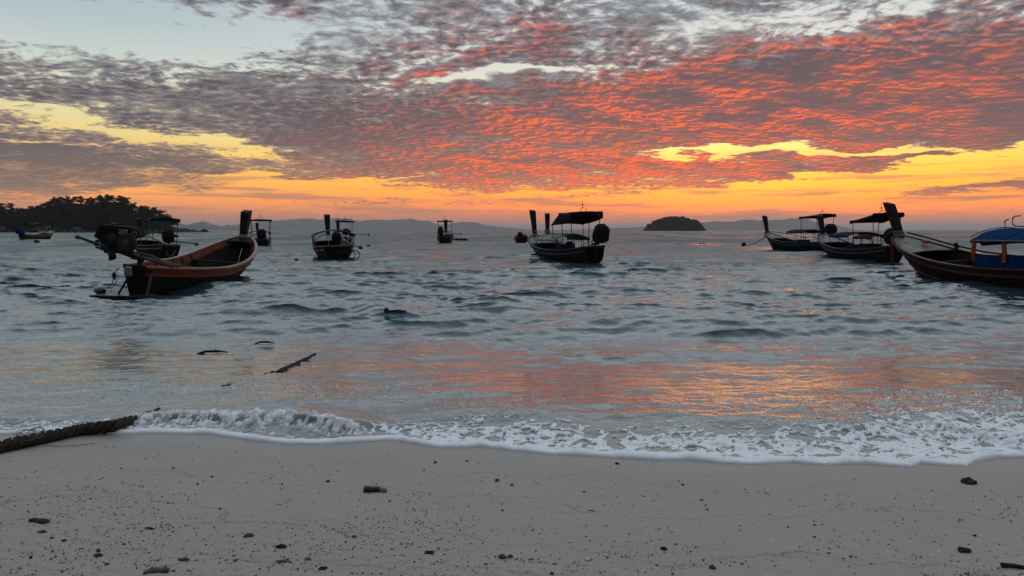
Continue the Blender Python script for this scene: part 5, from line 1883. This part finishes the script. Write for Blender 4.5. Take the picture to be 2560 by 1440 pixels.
MAT['wetplank'] = paint('wet_plank', (0.035, 0.028, 0.024), (0.015, 0.012, 0.010), 0.22, 9, .8, .3, (1, 1, 1), .5)
# the wet plank platform at the stern of the open boat, its float and lines
pl = empty('floating_platform', tuple(at(300, 736, .02)))
tag(pl, 'low wet plank platform at the stern of the red railed boat', 'platform')
c0, c1, c2, c3 = at(232, 741, .02), at(372, 744, .02), at(362, 718, .02), at(312, 716, .02)
b0 = Vector(pl.location)
for k in range(5):
    f0, f1 = k / 5 + .01, (k + 1) / 5 - .01
    q = [c0.lerp(c3, f0), c1.lerp(c2, f0), c1.lerp(c2, f1), c0.lerp(c3, f1)]
    q = [p - b0 for p in q]
    MB().add(q + [p + Vector((0, 0, .03)) for p in q], [(3, 2, 1, 0), (4, 5, 6, 7), (0, 1, 5, 4), (1, 2, 6, 5), (2, 3, 7, 6), (3, 0, 4, 7)]).build('plank', MAT['wetplank'], pl)
MB().tube([c0 - b0 + Vector((-.05, -.05, -.01)), c1 - b0 + Vector((0, -.05, -.01))], .05, 8).build('edge_pole', MAT['black'], pl)
MB().tube([at_y(296, 735, 19.6) - b0, at_y(316, 702, 19.9) - b0], .03, 6).build('stay', MAT['black'], pl)
fb = buoy(250, 727, .15, 'grey oblong float lying on the plank platform at the boat stern', 'greybuoy', .62, 11, False)
fb.location.z = .07
kn = at_y(285, 690, 19.6)
so = empty('stern_line', tuple(kn))
tag(so, 'knotted thin line hanging from the stern of the red railed boat', 'rope')
MB().tube([at_y(298, 670, 19.7) - kn, at_y(290, 678, 19.6) - kn, Vector((0, 0, 0)), at_y(281, 708, 19.4) - kn, at_y(268, 724, 19.2) - kn], .012, 6).build('line', MAT['rope'], so)
MB().tube([Vector((0, 0, 0)), at_y(292, 702, 19.5) - kn, at_y(284, 715, 19.4) - kn, at_y(276, 722, 19.2) - kn], .010, 6).build('line', MAT['rope'], so)
MB().lump((0, 0, 0), (.05, .05, .08), 3, 8, .3, 6).build('knot', MAT['rope'], so)


def floating_stick(px, py, ln, ang, r, label):
    p = at(px, py, .02)
    for _ in range(3):
        p = at(px, py, sea_z(p.x, p.y))
    o = empty('floating_stick', (p.x, p.y, sea_z(p.x, p.y) + .01), (0, 0, R(ang)))
    tag(o, label, 'stick')
    MB().tube([(-ln / 2, 0, -.01), (-ln * .2, .01, .02), (ln * .2, -.01, .022), (ln / 2, .01, 0)], [r * .5, r, r * .9, r * .4], 7).build('stem', MAT['dark_wood'], o)
    MB().tube([(ln * .05, 0, .02), (ln * .12, .03, .05)], [r * .5, r * .25], 5).build('twig', MAT['dark_wood'], o)


floating_stick(661, 864, .30, 3, .016, 'straight dark stick floating in the shallows left of centre')
floating_stick(530, 884, .42, 12, .018, 'bent dark stick floating left of the straight stick')
lg = at(966, 806, .03)
lg = at(966, 806, sea_z(lg.x, lg.y))
o = empty('driftwood', (lg.x, lg.y, sea_z(lg.x, lg.y) + .02))
tag(o, 'dark lump of driftwood riding on the half sunk rope', 'driftwood')
MB().lump((0, 0, .02), (.045, .04, .06), 61, 9, .3, 6).build('lump', MAT['buoy'], o)
MB().tube([(.02, 0, .0), (.22, .05, .02), (.38, .12, .0)], [.03, .026, .015], 7).build('branch', MAT['buoy'], o)
dv = at(1228, 690, .05)
for _ in range(3):
    dv = at(1228, 690, sea_z(dv.x, dv.y))
o = empty('driftwood', (dv.x, dv.y, sea_z(dv.x, dv.y)))
tag(o, 'forked dark branch awash below and left of the middle boat', 'driftwood')
MB().tube([(-.5, 0, -.08), (-.1, .05, .05), (.3, .1, .04), (.9, .1, -.06)], [.015, .025, .02, .01], 6).build('branch', MAT['buoy'], o)
MB().tube([(-.1, .05, .05), (-.35, -.2, -.02)], [.025, .012], 6).build('fork', MAT['buoy'], o)

# ------------------------------------------------------------------ things on the sand
MAT['stone_black'] = paint('black_stone', (0.020, 0.018, 0.018), (0.045, 0.040, 0.038), 0.7, 60, .8, .5)
MAT['stone_grey'] = paint('grey_stone', (0.13, 0.12, 0.11), (0.06, 0.055, 0.05), 0.85, 60, .9, .6)
MAT['coral'] = paint('coral_rubble', (0.20, 0.175, 0.155), (0.09, 0.08, 0.07), 0.9, 90, .9, .8)
MAT['browncoral'] = paint('brown_coral', (0.12, 0.075, 0.055), (0.06, 0.05, 0.045), 0.9, 70, .9, .8)
MAT['shell'] = paint('white_shell', (0.52, 0.50, 0.48), (0.34, 0.32, 0.30), 0.5, 50, .6, .3)


def lie(name, px, py, mb, mat, label, cat, group=None, rz=0.0, sink=0.0, smooth=False):
    p = on_sand(px, py)
    o = mb.build(name, MAT[mat], None, smooth)
    o.location = (p.x, p.y, p.z - sink)
    o.rotation_euler = (0, 0, rz)
    return tag(o, label, cat, group)


def pxm(px, py):
    """metres per photograph pixel on the sand at a pixel"""
    p = on_sand(px, py)
    return p.length / F_PX


rr = random.Random(17)
SMALL = [(433, 1171, 9, 'k'), (820, 1204, 15, 'k'), (227, 1248, 10, 'k'), (550, 1274, 12, 'k'), (405, 1243, 9, 'k'), (105, 1330, 19, 'g'), (622, 1340, 24, 'g'), (245, 1388, 19, 'g'), (246, 1376, 16, 'g'),
         (160, 1352, 13, 'g'), (770, 1398, 18, 'g'), (590, 1403, 20, 'g'), (267, 1411, 12, 'g'), (883, 1388, 12, 'k'), (1697, 1341, 10, 'g'), (1355, 1326, 8, 'k'), (1256, 1277, 11, 'g'), (1243, 1201, 18, 'g'),
         (1280, 1212, 11, 'g'), (1380, 1434, 15, 'k'), (975, 1253, 10, 'g'), (1088, 1157, 12, 'k'), (1168, 1153, 12, 'g'), (1060, 1176, 10, 'g'), (1543, 1160, 13, 'k'), (2072, 1384, 13, 'g'), (2127, 1392, 14, 'g'),
         (2140, 1395, 10, 'g'), (1850, 1315, 9, 'g'), (1768, 1275, 13, 'g'), (1855, 1410, 10, 'g'), (2035, 1303, 8, 'g'), (2037, 1313, 10, 'g'), (2036, 1344, 12, 'g'), (2503, 1287, 11, 'k'), (2447, 1277, 12, 'g'),
         (2437, 1340, 10, 'k'), (1460, 1231, 16, 'g'), (1650, 1246, 8, 'k'), (1707, 1212, 11, 'g'), (1698, 1203, 6, 'k'), (200, 1251, 9, 'k'), (705, 1211, 8, 'k'), (1143, 1313, 9, 'k'), (990, 1327, 10, 'k'), (885, 1342, 14, 'g'),
         (1536, 1354, 9, 'g'), (1568, 1354, 8, 'g'), (1690, 1362, 10, 'k'), (2170, 1351, 9, 'k'), (2228, 1351, 9, 'k'), (1923, 1287, 7, 'k'), (2400, 1300, 8, 'k'), (2330, 1228, 8, 'g'), (1754, 1251, 12, 'g'), (310, 1361, 12, 'g'),
         (130, 1345, 12, 'g'), (77, 1394, 10, 'k'), (1375, 1322, 7, 'k'), (1016, 1256, 8, 'g'), (530, 1192, 8, 'k'), (494, 1210, 9, 'k'), (2135, 1198, 6, 'k'), (940, 1395, 11, 'k'), (1190, 1434, 11, 'g'), (1820, 1318, 7, 'k')]
protos = [MB().lump((0, 0, 0), (1, .8, .55), 500 + q, 9, .28, 6, None, .9).mesh('pebble') for q in range(5)]
protos_k = [MB().lump((0, 0, 0), (1, .75, .6), 520 + q, 8, .40, 5, None, .85).mesh('pebble') for q in range(4)]
for me_ in protos: me_.materials.append(MAT['stone_grey'])
for me_ in protos_k: me_.materials.append(MAT['stone_black'])
for i, (x_, y_, w_, kind) in enumerate(SMALL):
    me_ = (protos_k if kind == 'k' else protos)[i % 4]
    o = bpy.data.objects.new('pebble', me_)
    col.objects.link(o)
    p = on_sand(x_, y_)
    s_ = w_ * (.34 if i % 3 else .40) * pxm(x_, y_)
    o.location = (p.x, p.y, p.z + s_ * .12)
    o.scale = (s_, s_, s_)
    o.rotation_euler = (0, 0, rr.uniform(-.5, .5))
    tag(o, 'small black pebble on the grey sand' if kind == 'k' else 'small grey pebble on the grey sand', 'pebble', 'small black pebbles on the sand' if kind == 'k' else 'small grey pebbles on the sand')

BIG = [(703, 1369, 26, 'black jagged stone left of centre on the near sand', 'stone_black', .5), (808, 1424, 26, 'black stone at the bottom edge left of centre', 'stone_black', .45),
       (1072, 1385, 26, 'black two lobed stone below the black tube', 'stone_black', .55), (1660, 1375, 19, 'round black stone right of centre on the near sand', 'stone_black', .75),
       (2410, 1379, 30, 'flat black stone near the lower right corner', 'stone_black', .45), (2420, 1208, 34, 'dark brown rock close to the foam at the right', 'rock2', .60),
       (1780, 1421, 19, 'grey upright stone at the bottom right of centre', 'stone_grey', .8), (1256, 1393, 22, 'left half of a pair of grey stones at the bottom centre', 'stone_grey', .6), (1276, 1392, 17, 'right half of a pair of grey stones at the bottom centre', 'stone_grey', .6)]
MAT['rock2'] = paint('brown_beach_rock', (0.065, 0.050, 0.045), (0.03, 0.025, 0.022), 0.8, 30, .9, .6)
for i, (x_, y_, w_, lab, mt, hh) in enumerate(BIG):
    s_ = w_ * .44 * pxm(x_, y_)
    mb = MB().lump((0, 0, s_ * .15), (s_, s_ * .75, s_ * hh), 540 + i, 10, .34, 7, None, .85)
    if i in (2, 5):
        mb.lump((s_ * .55, -s_ * .2, s_ * .15), (s_ * .55, s_ * .5, s_ * .42), 560 + i, 9, .34, 6, None, .85)
    lie('stone', x_, y_, mb, mt, lab, 'stone')
CORAL = [(98, 1306, 46, -4, 'browncoral', 'brown finger of coral near the left edge of the sand'), (105, 1331, 20, 5, 'coral', 'short grey coral stub below the brown coral finger'),
         (458, 1400, 28, -8, 'coral', 'branched coral piece at the lower left'), (710, 1407, 40, -14, 'coral', 'curved grey coral finger at the bottom left of centre'),
         (392, 1431, 56, 10, 'coral', 'long grey coral finger at the bottom edge on the left'), (622, 1341, 26, 12, 'coral', 'thin coral finger left of centre'),
         (1478, 1278, 17, -5, 'coral', 'small coral finger right of centre mid sand'), (770, 1400, 22, -30, 'coral', 'stubby coral piece right of the curved coral finger'),
         (245, 1389, 20, 3, 'browncoral', 'dark coral stub at the lower left'), (1515, 1317, 15, -4, 'coral', 'pale coral sliver on the smooth sand right of centre')]
for i, (x_, y_, w_, a_, mt, lab) in enumerate(CORAL):
    L_ = w_ * pxm(x_, y_)
    r_ = L_ * .125
    q = random.Random(600 + i)
    path = [(-L_ / 2 + L_ * k / 6, L_ * .06 * math.sin(k * 1.1 + i), r_ * .6 + r_ * .25 * math.sin(k * 1.7 + i)) for k in range(7)]
    mb = MB().tube(path, [r_ * v * q.uniform(.8, 1.15) for v in (.45, .85, .95, 1, .9, .95, .55)], 9)
    if i in (2, 3, 7):
        mb.tube([path[3], (path[3][0] + L_ * .12, L_ * .18, r_ * 1.3), (path[3][0] + L_ * .2, L_ * .26, r_ * 1.4)], [r_ * .7, r_ * .6, r_ * .35], 7)
    lie('coral_fragment', x_, y_, mb, mt, lab, 'coral', 'coral fragments on the near sand', R(a_))
SHELLS = [(1350, 1403, 13, 'white shell right of the pair of grey stones'), (1422, 1354, 12, 'white shell on the smooth near sand right of centre'), (1340, 1205, 15, 'white bivalve shell in the middle of the beach below the foam'),
          (260, 1299, 8, 'tiny white shell near the left edge'), (467, 1312, 9, 'tiny white shell left of centre'), (302, 1275, 14, 'grey white shell near the left on smooth sand'), (1470, 1398, 17, 'pale half buried shell right of the white shell at the bottom'),
          (1930, 1352, 14, 'white shell chip right of centre on the near sand'), (1768, 1394, 10, 'tiny white shell at the lower right of centre'), (2350, 1378, 14, 'pale shell left of the flat black stone'), (1047, 1284, 10, 'tiny white shell below the black tube'), (720, 1357, 12, 'pale shell chip above the black jagged stone')]
for i, (x_, y_, w_, lab) in enumerate(SHELLS):
    s_ = w_ * .5 * pxm(x_, y_)
    rings = []
    for k in range(5):
        e = k / 4
        rings.append([Vector((math.cos(2 * math.pi * q / 14) * s_ * (1 - e * .9) * (1 + .06 * (q % 2)), math.sin(2 * math.pi * q / 14) * s_ * .8 * (1 - e * .9) - s_ * .25 * e, s_ * .45 * math.sin(e * 1.5))) for q in range(14)])
    lie('seashell', x_, y_, MB().loft(rings), 'shell', lab, 'shell', 'white shells on the sand', R(i * 47 % 180), -.001)
# mussel-like dark sliver
L_ = 32 * pxm(375, 1323)
lie('mussel_shell', 375, 1323, MB().loft([[Vector((-L_ / 2 + L_ * k / 6, w * L_ * .07 * math.sin(math.pi * k / 6 + .05), L_ * (.03 + .10 * math.sin(math.pi * k / 6) * (1 - abs(w))))) for w in (-1, -.5, 0, .5, 1)] +
    [Vector((-L_ / 2 + L_ * k / 6, 0, .0))] for k in range(7)]), 'stone_black', 'narrow black mussel shell left of centre on the near sand', 'shell', None, R(-12), -.002)
# black tube with a grey end
k_ = pxm(938, 1229)
tb = empty('black_tube', tuple(on_sand(938, 1229)), (0, 0, R(-3)))
tag(tb, 'black plastic tube with a grey end lying half buried in the sand', 'tube')
MAT['plastic'] = paint('black_plastic', (0.010, 0.011, 0.014), (0.022, 0.022, 0.026), 0.4, 40, .6, .15, (1, 1, 1), .4)
MAT['greyplastic'] = paint('grey_plastic', (0.16, 0.18, 0.22), (0.09, 0.10, 0.12), 0.4, 40, .6, .15, (1, 1, 1), .4)
MB().tube([(-28 * k_, 0, 5 * k_), (-27 * k_, 0, 5 * k_), (-14 * k_, 0, 5 * k_), (-13 * k_, 0, 5 * k_), (12 * k_, 0, 5 * k_)], [8 * k_, 9.5 * k_, 9.5 * k_, 8.5 * k_, 8.5 * k_], 16).build('body', MAT['plastic'], tb, smooth=False)
MB().tube([(12 * k_, 0, 5 * k_), (24 * k_, 0, 4 * k_), (30 * k_, 1 * k_, 3 * k_)], [8.2 * k_, 8.0 * k_, 4 * k_], 16).build('grey_end', MAT['greyplastic'], tb)
# stick at the right edge
L_ = 62 * pxm(2545, 1421)
lie('driftwood_stick', 2548, 1422, MB().tube([(-L_ / 2, 0, .012), (-L_ * .2, .004, .012), (L_ * .2, -.003, .010), (L_ / 2, .004, .008)], [.011, .0105, .009, .007], 8).lump((-L_ / 2, 0, .012), (.012, .012, .012), 5, 8, .3, 5), 'stone_black', 'dark stick poking in at the lower right corner', 'stick', None, R(-14))

# uncountable grit and shell crumbs, thicker in wavy drift lines and towards the camera
def build_grit():
    rg = np.random.default_rng(21)
    n = 48000
    x = rg.uniform(-4.2, 4.2, n * 3)
    y = 2.2 + 3.9 * rg.random(n * 3) ** 1.15
    dsh = y_shore(x) - y
    drift = fbm(x * .55, y * 2.2, 131, 3)
    bandd = np.exp(-((drift - .05) / .06) ** 2)
    patchy = np.clip(.5 + 1.4 * fbm(x * 1.1, y * 1.4, 133, 3), 0.02, 1.4)
    p = sstep(.15, 1.0, dsh) * (.10 + .60 * sstep(.8, 2.8, dsh)) * (patchy * .8 + bandd * 1.3)
    k = rg.random(n * 3) < p * .8
    x, y = x[k][:n], y[k][:n]
    m = len(x)
    s = .0016 + .0052 * rg.random(m) ** 3.0
    z = sand_z(x, y) + .010 * fbm(x * 0.8, y * 1.1, 101, 3) * sstep(0.1, 0.8, y_shore(x) - y) + s * .25
    octa = np.array([(1, 0, 0), (0, 1, 0), (-1, 0, 0), (0, -1, 0), (0, 0, .75), (0, 0, -.75)], float)
    a = rg.uniform(0, 6.28, m)
    st = rg.uniform(.6, 1.5, m)
    V = np.zeros((m, 6, 3))
    j = rg.uniform(.7, 1.3, (m, 6))
    ox, oy, oz = octa[:, 0][None] * j * st[:, None], octa[:, 1][None] * j, octa[:, 2][None] * j
    V[:, :, 0] = x[:, None] + s[:, None] * (ox * np.cos(a)[:, None] - oy * np.sin(a)[:, None])
    V[:, :, 1] = y[:, None] + s[:, None] * (ox * np.sin(a)[:, None] + oy * np.cos(a)[:, None])
    V[:, :, 2] = z[:, None] + s[:, None] * oz
    f = np.array([(0, 1, 4), (1, 2, 4), (2, 3, 4), (3, 0, 4), (1, 0, 5), (2, 1, 5), (3, 2, 5), (0, 3, 5)])
    Fc = (np.arange(m)[:, None, None] * 6 + f[None]).reshape(-1, 3).astype(np.int32)
    me = bpy.data.meshes.new('shell_grit')
    me.vertices.add(m * 6)
    me.vertices.foreach_set('co', V.astype(np.float32).ravel())
    me.loops.add(Fc.size)
    me.loops.foreach_set('vertex_index', Fc.ravel())
    me.polygons.add(len(Fc))
    me.polygons.foreach_set('loop_start', (np.arange(len(Fc)) * 3).astype(np.int32))
    me.update(calc_edges=True)
    tone = np.repeat(rg.random(m), 6)
    attr(me, 'tone', tone)
    mt, g, bs, out = new_mat('shell_grit')
    nd = g.n.new('ShaderNodeAttribute'); nd.attribute_name = 'tone'
    g.put(bs.inputs['Base Color'], g.ramp(nd.outputs['Fac'], [(0, (.03, .027, .025, 1)), (.35, (.07, .06, .053, 1)), (.75, (.16, .14, .125, 1)), (.9, (.28, .25, .22, 1)), (.97, (.6, .58, .55, 1))], 'CONSTANT'))
    bs.inputs['Roughness'].default_value = .85
    o = link('shell_grit', me, mt)
    tag(o, 'fine dark grit and shell crumbs strewn over the sand', kind='stuff')


build_grit()
